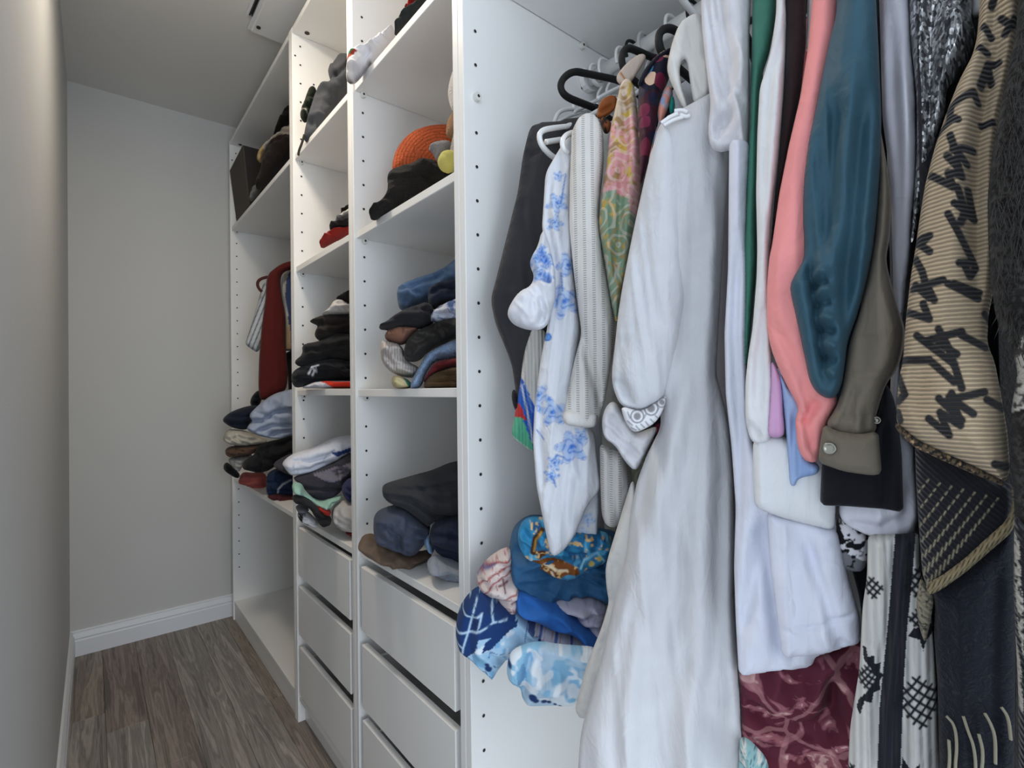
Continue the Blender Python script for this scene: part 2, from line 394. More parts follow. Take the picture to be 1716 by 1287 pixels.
    CC = np.ones((len(V), 4)); CC[:n, :3] = C; CC[n:, :3] = C[inn]
    ca = me.color_attributes.new('Col', 'FLOAT_COLOR', 'POINT'); ca.data.foreach_set('color', CC.ravel())
    o = link(name, me, cloth(kind), parent)
    if parent is None: o.location = W(org)
    NV[0] += len(V)
    return o
def thing(name, label, cat, group, pts, **kw):
    o = blob(name, pts, **kw); tag(o, label, cat, group); return o

# ------------------------------------------------------------------ materials of the room
M_white = plain('white_melamine', '#f3f2f0', .38, .02, 300, .012, 2)
M_wall = plain('painted_wall', '#cccbc8', .75, .12, 380, .02, 1.2)
M_wall_side = plain('painted_side_wall', '#cbcbca', .7, .12, 380, .03, 1.0)
M_ceil = plain('ceiling_paint', '#e6e4e0', .85, .1, 300, .02, 1.2)
M_trim = plain('trim_gloss_white', '#e6e8ec', .4, 0, 1, .01)
M_hole = plain('hole_dark', '#2a2826', .8)
M_pin = plain('clear_plastic_pin', '#e4e2dc', .25)
M_black = plain('black_velvet', '#0b0a0a', .7, .3, 900, .1, 20)
M_wplast = plain('white_plastic', '#f0efee', .3, 0, 1, .01)
M_rail = plain('white_rail', '#efeeec', .35, 0, 1, .01)
M_chrome = plain('button_metal', '#8d8a80', .3, 0, 1, .05, 3, 1.)
M_dark = plain('dark_slot', '#35332f', .7)

def wood(name, seed, tone):
    m, nt, b = node_mat(name)
    tc = N(nt, 'ShaderNodeTexCoord'); mp = N(nt, 'ShaderNodeMapping'); mp.inputs['Scale'].default_value = (.8, 15, 1); mp.inputs['Location'].default_value = (seed*3.7, seed*1.3, 0)
    nt.links.new(tc.outputs['Object'], mp.inputs[0])
    n1 = N(nt, 'ShaderNodeTexNoise', Scale=2.2, Detail=5, Distortion=.6, Roughness=.55); nt.links.new(mp.outputs[0], n1.inputs['Vector'])
    w = N(nt, 'ShaderNodeMath', operation='SINE'); ml = N(nt, 'ShaderNodeMath', operation='MULTIPLY'); ml.inputs[1].default_value = 46
    nt.links.new(n1.outputs[0], ml.inputs[0]); nt.links.new(ml.outputs[0], w.inputs[0])
    mp2 = N(nt, 'ShaderNodeMapping'); mp2.inputs['Scale'].default_value = (6, 160, 1); nt.links.new(tc.outputs['Object'], mp2.inputs[0])
    n2 = N(nt, 'ShaderNodeTexNoise', Scale=3, Detail=4); nt.links.new(mp2.outputs[0], n2.inputs['Vector'])
    rp = N(nt, 'ShaderNodeValToRGB'); e = rp.color_ramp.elements; t = lin(tone)
    e[0].position = .25; e[0].color = (*(t*.5), 1); e[1].position = .75; e[1].color = (*(t*1.5), 1)
    nt.links.new(n1.outputs[0], rp.inputs[0])
    mx = N(nt, 'ShaderNodeMix', data_type='RGBA', blend_type='MULTIPLY'); mr = N(nt, 'ShaderNodeMapRange'); mr.inputs[1].default_value = -1; mr.inputs[3].default_value = .62; mr.inputs[4].default_value = 1.15
    nt.links.new(w.outputs[0], mr.inputs[0]); mx.inputs[0].default_value = .8; nt.links.new(rp.outputs[0], mx.inputs[6]); nt.links.new(mr.outputs[0], mx.inputs[7])
    mx2 = N(nt, 'ShaderNodeMix', data_type='RGBA', blend_type='MULTIPLY'); mr2 = N(nt, 'ShaderNodeMapRange'); mr2.inputs[3].default_value = .55; mr2.inputs[4].default_value = 1.4
    nt.links.new(n2.outputs[0], mr2.inputs[0]); mx2.inputs[0].default_value = .8; nt.links.new(mx.outputs[2], mx2.inputs[6]); nt.links.new(mr2.outputs[0], mx2.inputs[7])
    nt.links.new(mx2.outputs[2], b.inputs['Base Color']); b.inputs['Roughness'].default_value = .5
    bp = N(nt, 'ShaderNodeBump', Strength=.2, Distance=.001); nt.links.new(n2.outputs[0], bp.inputs['Height']); nt.links.new(bp.outputs[0], b.inputs['Normal'])
    return m

# ------------------------------------------------------------------ room shell
D0 = .5185; DEP = .56; XW = 2.8075; ZC = 2.393; YL = -.0715; XN = -.40; YR = D0+DEP+.03; t = .018
floor = box('floor', XN, XW+.05, YL-.1, YR+.05, -.06, -.0105, plain('subfloor', '#1c1a18', .9), bevel=0); tag(floor, kind='structure')
wood_m = [wood('laminate_oak_%s' % n, s, c) for n, s, c in (('grey', 1, '#958e86'), ('brown', 2, '#91867a'), ('umber', 3, '#8a7e75'), ('ash', 4, '#9a938b'), ('russet', 5, '#8c7d74'))]
rows = [(-.081, .032, [(2.24, 0), (1.2, 3)]), (.032, .143, [(2.1, 3), (1.05, 4)]), (.143, .255, [(1.81, 2), (.75, 1)]), (.255, .372, [(1.45, 0), (.4, 3)]),
        (.372, .48, [(2.52, 3), (1.5, 1), (.45, 2)]), (.48, .59, [(1.95, 2), (.9, 0)]), (.59, .70, [(2.2, 1)]), (.70, .81, [(1.7, 0)]), (.81, .92, [(2.1, 2)]), (.92, 1.03, [(1.6, 3)]), (1.03, 1.12, [(2.0, 1)])]
for ri, (a, b_, cuts) in enumerate(rows):
    hi = XW; seq = [c for c in cuts]+[(XN, (ri*2+1) % 5)]; k0 = (ri*3+1) % 5
    for xc, mi in seq:
        pl = box('plank', xc+.0003, hi-.0003, a+.0003, b_-.0003, -.0105, 0, wood_m[k0], floor, bevel=.0009); hi = xc; k0 = mi
tag(mesh_obj('wall_far', *box_vf(XW, XW+.08, YL-.1, YR+.1, 0, ZC), M_wall), kind='structure')
def left_wall_y(x): return YL-.0034*(XW-x)
def prism_left(name, x0, x1, th, z0, z1, mat, off=0):
    v = [(x, left_wall_y(x)+off-(0 if s else th), z) for x in (x0, x1) for s in (0, 1) for z in (z0, z1)]
    o = mesh_obj(name, v, box_vf(0, 1, 0, 1, 0, 1)[1], mat); bm = bmesh.new(); bm.from_mesh(o.data); bmesh.ops.recalc_face_normals(bm, faces=bm.faces); bm.to_mesh(o.data); bm.free(); return o
XD = .60
tag(prism_left('wall_left', XD, XW, .08, 0, ZC, M_wall_side), kind='structure')
tag(box('wall_right', XN, XW, YR, YR+.08, 0, ZC, M_wall, bevel=0), kind='structure')
tag(box('ceiling', XN, XW+.08, YL-.2, YR+.1, ZC, ZC+.08, M_ceil, bevel=0), kind='structure')
# moulded baseboards
prof = [(0, 0), (.016, 0), (.016, .062), (.013, .066), (.013, .070), (.015, .074), (.013, .082), (.008, .090), (.007, .096), (.009, .099), (.006, .104), (0, .104)]
def moulding(name, p0, p1, out):
    V = []; n = len(prof)
    for p in (p0, p1):
        for o_, z in prof: V.append((p[0]+out[0]*o_, p[1]+out[1]*o_, z))
    Fc = [(i, (i+1) % n, n+(i+1) % n, n+i) for i in range(n)]+[tuple(range(n)), tuple(range(n, 2*n))]
    o = mesh_obj(name, V, Fc, M_trim); bm = bmesh.new(); bm.from_mesh(o.data); bmesh.ops.recalc_face_normals(bm, faces=bm.faces); bm.to_mesh(o.data); bm.free(); return tag(o, kind='structure')
moulding('baseboard_far', (XW, YL), (XW, D0+.02), (-1, 0))
tag(box('trim_1', XD-.018, XD, left_wall_y(XD)-.09, left_wall_y(XD)+.012, 0, ZC, M_trim), kind='structure')
moulding('baseboard_left', (XD, left_wall_y(XD)), (XW-.016, left_wall_y(XW)), (0, 1))

# ceiling panel box above the wardrobes
cv = empty('ceiling_access_panel', (1.74, .58, ZC-.03)); tag(cv, 'white flat ceiling panel with black screw and dark slotted edge', 'ceiling panel')
box('panel', 1.5, 1.985, .447, .75, ZC-.022, ZC-.002, M_white, cv, .003)
box('frame_edge', 1.49, 1.995, .437, .76, ZC-.012, ZC, M_trim, cv, .002)
multi_box('slot', [(1.4, 1.915, .424, .430, ZC-.012, ZC-.001), (1.4, 1.915, .433, .4365, ZC-.012, ZC-.001)], M_dark, cv)
box('slot_trim', 1.4, 1.93, .4185, .4235, ZC-.016, ZC, M_trim, cv, .001)
for sx, sy in ((1.942, .462), (1.6, .49)):
    v = [(sx+.007*math.cos(a), sy+.007*math.sin(a), z) for z in (ZC-.022, ZC-.026) for a in np.linspace(0, 2*math.pi, 10, endpoint=False)]
    mesh_obj('screw', v, [tuple(range(10)), tuple(range(10, 20))]+[(i, (i+1) % 10, 10+(i+1) % 10, 10+i) for i in range(10)], M_dark, cv)
# added ceiling lamp over the aisle, out of view, fill for the far end
def disc_vf(cx, cy, r, z0, z1, n=32, axis='z'):
    v = [(cx+r*math.cos(a), cy+r*math.sin(a), z) for z in (z0, z1) for a in np.linspace(0, 2*math.pi, n, endpoint=False)]
    return v, [tuple(range(n)), tuple(range(n, 2*n))]+[(i, (i+1) % n, n+(i+1) % n, n+i) for i in range(n)]
lamp = empty('fill_ceiling_lamp', (1.3, .2, ZC-.05)); tag(lamp, 'round white ceiling lamp added over the closet aisle as fill light for the far end', 'lamp')
mesh_obj('rim', *disc_vf(1.3, .2, .13, ZC, ZC-.03), M_trim, lamp)
m_, nt_, b_ = node_mat('fill_lamp_diffuser'); b_.inputs['Emission Color'].default_value = (1, .93, .84, 1); b_.inputs['Emission Strength'].default_value = 2
mesh_obj('diffuser', *disc_vf(1.3, .2, .115, ZC-.03, ZC-.042), m_, lamp)
ll_ = bpy.data.lights.new('fill_lamp_light', 'AREA'); ll_.shape = 'DISK'; ll_.size = .24; ll_.energy = 5.6; ll_.color = (1, .88, .72)
lo_ = bpy.data.objects.new('fill_lamp_light', ll_); COL.objects.link(lo_); lo_.parent = lamp; lo_.location = (0, 0, .005)

# ------------------------------------------------------------------ wardrobes
XB = .7915; B34 = XB-t; B23 = B34+.499; B12 = B23+.499; XF = 2.7557; HT = 2.2914
PITCHZ = .0622
def holes(parent, xface, zs, ys, sgn=-1):
    V, Fc = [], []
    for y in ys:
        for z in zs:
            k = len(V); n = 8
            for a in np.linspace(0, 2*math.pi, n, endpoint=False): V.append((xface+sgn*.0004, y+.0032*math.cos(a), z+.0032*math.sin(a)))
            Fc.append(tuple(k+i for i in range(n)))
    o = mesh_obj('peg_holes', V, Fc, M_hole, parent); o['kind'] = 'stuff'; return o
def pin(parent, xface, y, z):
    V, Fc = disc_vf(0, 0, .0075, 0, 1, 12); V = [(xface-.009*v[2], y+v[0], z+v[1]) for v in V]
    o = mesh_obj('shelf_pin', V, Fc, M_pin, parent); 
    V, Fc = disc_vf(0, 0, .003, 0, 1, 8); V = [(xface-.0093, y+v[0], z+v[1]) for v in V[:8]]
    mesh_obj('pin_hole', V, [tuple(range(8))], M_hole, o)
def unit(label, x0, x1, shelves, drawers=(), holes_z=(.25, 2.2), far_holes=True, pins=True):
    u = empty('wardrobe_unit', ((x0+x1)/2, D0+DEP/2, 0)); tag(u, label, 'wardrobe', 'white open wardrobe units in a row')
    y0, y1 = D0, D0+DEP
    box('side_panel', x0, x0+t-.0005, y0, y1, 0, HT, M_white, u); box('side_panel', x1-t+.0005, x1, y0, y1, 0, HT, M_white, u)
    a, b_ = x0+t, x1-t
    box('top_panel', a, b_, y0+.001, y1, HT-t-.001, HT-.001, M_white, u)
    box('bottom_panel', a, b_, y0+.004, y1, .0707, .0887, M_white, u)
    box('plinth', a, b_, y0+.022 if drawers else y0+.006, y0+.04, .001, .0705, M_white, u)
    box('back_panel', a, b_, y1-.004, y1-.001, .072, HT-t, M_white, u, 0)
    for z in shelves:
        box('shelf', a+.001, b_-.001, y0+(.045 if not pins and z < 1 else .006), y1-.01, z-t, z, M_white, u)
        if pins: pin(u, b_, y0+.0265, z-t-.0045); pin(u, b_, y0+.31, z-t-.0045)
    zs = [z for z in np.arange(1.739+8*PITCHZ, .1, -PITCHZ) if holes_z[0] < z < holes_z[1] and all(abs(z-(s-.012)) > .022 for s in shelves)]
    if far_holes: holes(u, b_, zs, (y0+.0265,))
    for k, (zt, hh) in enumerate(drawers):
        d = box('drawer', a+.018, b_-.018, y0+.001, y0+.017, zt-hh, zt, M_white, u, .0015)
        xa, xb = a+.03, b_-.03
        multi_box('drawer_box', [(xa, xa+.012, y0+.0175, y1-.04, zt-hh+.01, zt-.035), (xb-.012, xb, y0+.0175, y1-.04, zt-hh+.01, zt-.035), (xa, xb, y1-.052, y1-.04, zt-hh+.01, zt-.035), (xa, xb, y0+.0175, y1-.04, zt-hh+.012, zt-hh+.018)], M_white, d)
        box('drawer_rail', a+.0005, a+.029, y0+.03, y1-.05, zt-hh+.012, zt-hh+.03, M_white, d, 0); box('drawer_rail', b_-.029, b_-.0005, y0+.03, y1-.05, zt-hh+.012, zt-hh+.03, M_white, d, 0)
    return u
U1 = unit('widest white wardrobe unit at the far end, with a deep floor compartment', B12+.0003, XF, [1.876, .676], holes_z=(.2, 2.24))
U2 = unit('white wardrobe unit with three drawers next to the far open unit', B23+.0003, B12-.0003, [1.869, 1.496, 1.09, .676], [(.6424, .158), (.45, .158), (.2545, .158)], holes_z=(.72, 2.24))
U3 = unit('white wardrobe unit with drawers under the orange hat and beside the hanging clothes', B34+.0003, B23-.0003, [1.869, 1.491, 1.088, .685], [(.6443, .160), (.4504, .158), (.2627, .158)], holes_z=(.72, 2.24))
U4 = unit('white wardrobe unit with the hanging rail full of clothes', B34-.998, B34-.0003, [1.855, .676], holes_z=(.1, 2.24), pins=False)
for z in (1.739, 1.616): holes(U4, B34-t, [z], (.83,))
pin(U4, B34-t, .829, 1.829); pin(U4, B34-t, D0+.0265, 1.6165)
for u_, x in ((U1, XF-t), (U2, B12-t)): holes(u_, x, [2.2], (D0+.01,)); holes(u_, x, [2.2-.075], (D0+.07,))
for u_, x, y in ((U2, B12-t-.03, D0+.04), (U1, XF-t-.03, D0+.04)):   # cam fittings under the top panels
    V, Fc = disc_vf(x, y, .008, HT-t-.003, HT-t-.001, 12); mesh_obj('cam_fitting', V, Fc, M_dark, u_)
# rail with brackets
rail = empty('hanging_rail', (.25, .845, 1.757)); tag(rail, 'white oval hanging rail under the shelf of the clothes unit', 'rail')
tube('bar', [(B34-t-.003, .845, 1.757), (-.2, .845, 1.757)], .0155, M_rail, rail, n=16, flat=.65, smooth_it=0)
def bracket(x, s):
    V, Fc = disc_vf(0, 0, .024, 0, 1, 16); V = [(x-s*.012*v[2], .845+v[0], 1.757+v[1]) for v in V]
    o = mesh_obj('bracket', V, Fc, M_wplast, rail); bm = bmesh.new(); bm.from_mesh(o.data); bmesh.ops.recalc_face_normals(bm, faces=bm.faces); bm.to_mesh(o.data); bm.free()
    tube('bracket_lip', [(x-s*.012, .822, 1.77), (x-s*.03, .822, 1.748), (x-s*.03, .845, 1.735), (x-s*.03, .868, 1.748), (x-s*.012, .868, 1.77)], .0045, M_wplast, rail)
bracket(B34-t-.0005, 1); bracket(-.2, -1)
rail1 = tag(tube('hanging_rail', [(XF-t-.003, .80, 1.757), (B12+t+.003, .80, 1.757)], .0145, M_rail, None, n=14, flat=.65, smooth_it=0), 'white hanging rail in the far wardrobe unit', 'rail')

# ------------------------------------------------------------------ hangers
HB = 'black velvet hangers on the rail'; HWG = 'white plastic hangers on the rail'
def hook(parent, X, mat, rad=.0028, Yc=.845):
    zc = 1.757; pts = [(X, Yc, zc-.075), (X, Yc, zc-.04), (X, Yc+.012, zc-.024), (X, Yc+.024, zc-.004), (X, Yc+.02, zc+.017), (X, Yc, zc+.0235), (X, Yc-.02, zc+.017), (X, Yc-.024, zc-.004), (X, Yc-.02, zc-.016)]
    return tube('hook', pts, rad, mat, parent)
def hanger(label, X, path, rad, mat, group, flat=1., tail=None, closed=False, bar=True, extra=()):
    """path: pixel outline of the visible end, on the plane X of this hanger; the rest runs on to the neck below the rail"""
    h = empty('clothes_hanger', (X, .845, 1.60)); tag(h, label, 'hanger', group)
    pts = [onX(p[0], p[1], X) for p in path]
    last = pts[-1]; first = pts[0]
    if tail:
        pts = [np.array((X, .845, 1.683))]+pts+([np.array((X, .845, last[2]-.02)), np.array((X, .98, last[2]-.02))] if bar else [])
    tube('frame', pts, rad, mat, h, flat=flat)
    for e in extra: tube('arm', [onX(p[0], p[1], X) for p in e], rad, mat, h, flat=flat)
    far = [np.array((X, .845, 1.683)), np.array((X, .93, 1.655)), np.array((X, 1.03, 1.60))]
    tube('far_arm', far, rad, mat, h, flat=flat)
    hook(h, X, mat, min(rad, .003)); return h
hanger('black velvet hanger with its long looped end against the white panel', .63, [(1041, 135), (981, 123), (961, 119), (944, 130), (938, 146), (947, 162), (975, 173), (999, 182)], .0062, M_black, HB, tail=1, extra=([(999, 178), (996, 192), (993, 222)],))
hanger('black velvet hanger looping over the dark floral garment', .495, [(1103, 101), (1072, 87), (1051, 79), (1042, 90), (1042, 108), (1051, 126), (1074, 144)], .0055, M_black, HB, tail=1)
hanger('black velvet hanger just left of the tie-front white dress strap', .43, [(1140, 56), (1122, 46), (1107, 51), (1103, 66), (1106, 82), (1113, 94)], .0058, M_black, HB, tail=1)
hanger('black velvet hanger inside the open neck of the white dress', .365, [(1180, 65), (1171, 76), (1162, 98), (1160, 119), (1168, 134), (1192, 149)], .0050, M_black, HB, tail=1)
hanger('black velvet hanger whose arm slopes into the green garment', .315, [(1208, -120), (1222, 0), (1238, 36), (1256, 72), (1268, 110)], .0050, M_black, HB)
hanger('white plastic hanger hooked tip up, highest of the two beside the charcoal jacket', .70, [(975, 186), (960, 182), (943, 184), (933, 192), (929, 206)], .0040, M_wplast, HWG, tail=1, bar=False, extra=([(962, 183), (961, 176)],))
hanger('white plastic hanger with rounded loop over the charcoal jacket shoulder', .60, [(962, 211), (930, 214), (909, 218), (903, 227), (907, 243), (918, 256), (931, 266), (950, 275)], .0046, M_wplast, HWG, tail=1, bar=False, extra=([(915, 238), (940, 234)],))
hanger('white plastic hanger curled tight at the collar of the blue rose blouse', .54, [(975, 220), (958, 222), (946, 228), (942, 238), (944, 250), (952, 256)], .0040, M_wplast, HWG, tail=1, bar=False)
for k, (xx, lab) in enumerate(((.725, 'white hanger with its wire hook on the rail closest to the bracket'), (.7, None), (.675, None), (.655, 'white hanger hook on the rail carrying a red size marker'), (.60, 'white hanger hook alone between the two black hangers'))):
    if lab is None: continue
    h = empty('clothes_hanger', (xx, .845, 1.6)); tag(h, lab, 'hanger', HWG); hook(h, xx, M_wplast, .003)
    tube('frame', [(xx, .70, 1.60), (xx, .77, 1.65), (xx, .845, 1.683), (xx, .93, 1.65), (xx, 1.03, 1.60)], .0035, M_wplast, h)
    if 'red' in lab: v, f_ = disc_vf(0, 0, .010, 0, 1, 16); mesh_obj('size_marker', [(xx-.006+.004*q[2], .835+q[0]*.7, 1.690+q[1]*1.3) for q in v], f_, plain('red_plastic', '#c8281c', .4), h)
h = empty('clothes_hanger', (.37, .845, 1.6)); tag(h, 'white hanger arm slanting down into the neck of the white dress', 'hanger', HWG)
tube('frame', [onX(1130, -22, .40), onX(1150, 8, .40), onX(1166, 28, .40), onX(1176, 44, .40)], .0046, M_wplast, h)
h = empty('clothes_hanger', (.16, .7, 1.6)); tag(h, 'white hanger end poking out between sequins and camel knit', 'hanger', HWG)
tube('frame', [onR(1648, -60, .60), onR(1646, -10, .60), onR(1644, 24, .60)], [.010, .0085, .006], M_wplast, h, smooth_it=1)

# ------------------------------------------------------------------ hanging clothes
HG = 'clothes hanging on the rail'
def hidden_body(parent, X, zb, col, kind='plain', y0=.71, y1=1.02, zt=1.68, T=.010, seed=1):
    """the rest of a hung garment: shoulders sloping from the hanger, folds, hem"""
    ny, nz = 22, 26; V = []; Fc = []; C = lin(col)
    for s in (1, -1):
        for j in range(nz+1):
            w = j/nz
            for i in range(ny+1):
                u = i/ny; y = y0+(y1-y0)*u; top = zt-.11*abs(u-.58)/.5-.0; z = top+(zb-top)*w
                e = math.sqrt(max(0, 1-abs(2*u-1)**4)); fo = .006*math.sin(u*19+seed*1.7+w*2)*w
                V.append((X+s*T*e*(.4+.6*math.sin(math.pi*min(w*3, .5)))+fo, y, z))
    m = (ny+1)*(nz+1)
    for s in (0, 1):
        for j in range(nz):
            for i in range(ny):
                a = s*m+j*(ny+1)+i; q = (a, a+1, a+ny+2, a+ny+1); Fc.append(q if s else q[::-1])
    for i in range(ny): 
        a = nz*(ny+1)+i; Fc.append((a, a+1, m+a+1, m+a)); Fc.append((i, m+i, m+i+1, i+1))
    for j in range(nz):
        a = j*(ny+1); Fc.append((a, a+ny+1, m+a+ny+1, m+a)); a += ny; Fc.append((a, m+a, m+a+ny+1, a+ny+1))
    o = mesh_obj('body', V, Fc, cloth(kind), parent, smooth=True); me = o.data
    ca = me.color_attributes.new('Col', 'FLOAT_COLOR', 'POINT'); ca.data.foreach_set('color', np.tile(np.r_[C, 1], (len(V), 1)).ravel())
    uv = me.uv_layers.new(name='UVMap'); li = np.empty(len(me.loops), np.int32); me.loops.foreach_get('vertex_index', li)
    uv.data.foreach_set('uv', np.array(V)[li][:, 1:].ravel())
    bm = bmesh.new(); bm.from_mesh(me); bmesh.ops.recalc_face_normals(bm, faces=bm.faces); bm.to_mesh(me); bm.free(); return o
def garment(name, label, cat, X, group=HG):
    e = empty(name, (X, .70, 1.0)); tag(e, label, cat, group); return e
def disc_button(parent, px, py, r, rad, mat, name='button'):
    P = onR(px, py, r); a = math.atan2(P[1], P[0]); nn = np.array([-math.cos(a), -math.sin(a), 0]); D = np.array([-math.sin(a), math.cos(a), 0]); n = 16; V = []; Fc = []
    for rr, h in ((1, 0), (1, .002), (.8, .003), (.65, .0018), (0, .0018)):
        for k in range(n): t_ = 2*math.pi*k/n; V.append(P+rad*rr*(D*math.cos(t_)+np.array([0, 0, 1])*math.sin(t_))+nn*h)
    for j in range(4):
        for k in range(n): Fc.append((j*n+k, j*n+(k+1) % n, (j+1)*n+(k+1) % n, (j+1)*n+k))
    o = mesh_obj(name, V, Fc, mat, parent, smooth=True); bm = bmesh.new(); bm.from_mesh(o.data); bmesh.ops.recalc_face_normals(bm, faces=bm.faces); bm.to_mesh(o.data); bm.free(); return o

# charcoal jacket
e = garment('charcoal_jacket', 'charcoal grey jacket hanging deepest, its bent sleeve against the white panel', 'jacket', .72)
blob('sleeve', [(985, 196), (923, 205), (893, 208), (886, 220), (876, 262), (868, 321), (857, 365), (833, 461), (822, 502), (830, 542), (847, 583), (858, 612), (864, 655), (870, 694), (885, 700), (905, 640), (925, 560), (960, 420), (985, 300)], r=.885, T=.022, Tb=.012, col='#3b3a3d', parent=e, folds=(.006, .05, 5, 5), g=6,
     creases=[([(893, 210), (880, 300), (868, 420)], -.006, .012), ([(905, 262), (885, 262)], -.006, .006), ([(840, 490), (862, 560), (880, 640)], -.008, .014)])
blob('cuff', [(858, 652), (866, 654), (872, 690), (866, 694), (857, 672)], r=.872, T=.012, col='#232225', parent=e, g=4)
hidden_body(e, .728, .80, '#3b3a3d')
# rainbow-hem top
e = garment('ribbed_top', 'white ribbed top with blue, red and green diagonal bands at its hem', 'top', .69)
blob('front', [(890, 545), (915, 552), (925, 640), (920, 735), (893, 759), (877, 747), (856, 733), (862, 700), (872, 640), (877, 598)], r=.865, T=.014, col='#d6d4d0', kind='rib', parent=e, g=2.6, folds=(.004, .02, 0, 8),
     paint=[('P', [(872, 628), (900, 690), (930, 760), (850, 760), (850, 650)], '#2f62c0'), ('L', [[(874, 645), (884, 690), (893, 740)]], 2.5, '#dfe6f0'), ('L', [[(880, 645), (892, 690)]], 2, '#7fa7e8'), ('P', [(850, 672), (872, 676), (882, 702), (850, 705)], '#c23a3a'), ('P', [(850, 697), (876, 700), (900, 762), (850, 762)], '#5fb894'), ('S', 70, 5, .35, '#4fa884') if False else ('L', [[(857, 730), (876, 745), (893, 757)]], 3, '#dff0e6')])
hidden_body(e, .70, .85, '#d6d4d0')
# blue rose blouse
BR1, BR2 = '#6fa8e8', '#2b6cc6'
e = garment('rose_print_blouse', 'white blouse printed with blue roses, rolled cuff and curved shirt-tail', 'blouse', .63)
blob('back_tail', [(945, 700), (997, 720), (1003, 787), (1004, 850), (1000, 917), (960, 921), (925, 900), (915, 800)], r=.815, T=.008, col='#d3d6dc', parent=e, g=3.2, kind='linen',
     paint=[('F', [(985, 868, 14), (965, 915, 10), (975, 890, 9), (992, 900, 8)], '#a9c4ea', '#6f9bd8'), ('V', 22, 22, .035, '#b9cdea', 4)])
blob('front', [(946, 236), (960, 226), (962, 300), (956, 350), (961, 452), (967, 510), (972, 548), (966, 600), (957, 660), (985, 705), (997, 729), (1003, 787), (1008, 819), (985, 845), (962, 900), (941, 927), (923, 933), (912, 880), (899, 815), (893, 740), (896, 680), (906, 603), (918, 545), (925, 480), (920, 430), (908, 385), (911, 340), (914, 291), (924, 272)], r=.792, T=.016, col='#dcdee4', parent=e, g=2.4, kind='linen',
     folds=(.005, .035, -8, 6), creases=[([(925, 285), (915, 360), (935, 470), (930, 560)], -.008, .009), ([(940, 260), (937, 340), (943, 420)], -.006, .008), ([(958, 720), (950, 800), (948, 900)], -.006, .012), ([(985, 715), (975, 800), (958, 880)], .005, .014), ([(905, 650), (903, 740), (915, 830)], -.006, .012), ([(963, 730), (958, 770), (968, 800)], -.006, .006)],
     paint=[('F', [(934, 345, 20), (930, 378, 15), (952, 448, 22), (946, 508, 30), (903, 662, 22), (926, 690, 26), (958, 748, 30), (930, 772, 15), (924, 795, 14), (972, 728, 14), (936, 300, 10)], BR1, BR2),
            ('C', [(918, 566, 6)], '#6a9ddf'), ('E', [(918, 566, 6, 2)], BR2), ('L', [[(940, 460), (943, 490)], [(948, 300), (940, 345)], [(925, 770), (935, 760), (945, 765)], [(900, 720), (912, 735)], [(932, 812), (926, 795)]], 2, '#3f78c6'),
            ('L', [[(1008, 819), (985, 845), (962, 900), (945, 925)]], 2.2, '#f2f3f6')])
blob('rolled_sleeve', [(908, 385), (918, 400), (930, 450), (932, 500), (916, 550), (891, 555), (862, 546), (850, 531), (852, 515), (868, 490), (888, 481), (896, 464), (888, 446), (889, 433), (901, 414)], r=.775, T=.030, R=.03, col='#dadce3', parent=e, g=2.4, kind='linen',
     folds=(.008, .03, 35, 3), creases=[([(900, 425), (915, 450), (918, 480)], -.012, .007), ([(888, 482), (905, 470), (925, 478)], -.012, .006), ([(905, 500), (912, 530), (900, 552)], -.012, .007), ([(893, 500), (893, 545)], -.006, .006), ([(920, 410), (908, 432), (925, 455)], -.008, .006)],
     paint=[('F', [(898, 440, 18), (905, 465, 16), (915, 440, 16), (908, 425, 10), (918, 470, 10)], BR1, BR2), ('P', [(848, 488), (885, 482), (905, 500), (915, 560), (845, 560)], '#dfe0e6')])
hidden_body(e, .655, .80, '#d8dae2')
# eyelet blouse
e = garment('eyelet_blouse', 'off-white openwork knit blouse with long striped sleeves', 'blouse', .60)
blob('sleeve', [(958, 218), (970, 199), (987, 190), (1002, 197), (1011, 221), (1012, 277), (1006, 330), (1004, 365), (1013, 437), (1022, 490), (1031, 539), (1028, 583), (1022, 627), (1012, 680), (1002, 709), (993, 717), (944, 711), (946, 686), (953, 650), (964, 598), (975, 560), (967, 502), (961, 452), (954, 379), (955, 300)], r=.765, T=.020, col='#dcd9d5', kind='eyelet', parent=e, g=4,
     folds=(.005, .04, 0, 8), creases=[([(972, 540), (985, 600), (1005, 660), (1010, 690)], -.012, .007), ([(985, 240), (990, 350), (1000, 480), (1022, 600)], .006, .02)])
blob('hem_band', [(944, 686), (1002, 690), (1002, 709), (993, 718), (943, 712)], r=.752, T=.010, col='#dedbd8', kind='linen', parent=e, g=4)
blob('far_sleeve', [(1005, 740), (1022, 752), (1045, 760), (1060, 820), (1046, 862), (1034, 885), (1016, 882), (1008, 863), (1006, 800)], r=.775, T=.018, col='#d5d1cd', kind='eyelet', parent=e, g=4, folds=(.006, .02, 0, 8))
hidden_body(e, .61, .80, '#d8d5d0')
e = thing('suede_collar', 'brown suede collar piece tucked under the black hanger', 'collar', None, [(999, 196), (1003, 175), (1012, 163), (1030, 158), (1036, 170), (1030, 185), (1012, 198), (1003, 200)], r=.775, T=.005, soft=0., lip=.002, smooth=1, col='#8a4a1c', kind='satin', g=2.4, creases=[([(1005, 188), (1030, 178)], -.006, .004)])
e = thing('dark_scarf', 'black and rust scarf end just below the brown suede collar', 'scarf', None, [(1004, 196), (1016, 198), (1026, 206), (1022, 222), (1014, 226), (1008, 214)], r=.775, T=.010, col='#2a211d', g=3, paint=[('N', 8, 6, .5, '#8a5030', 2)])
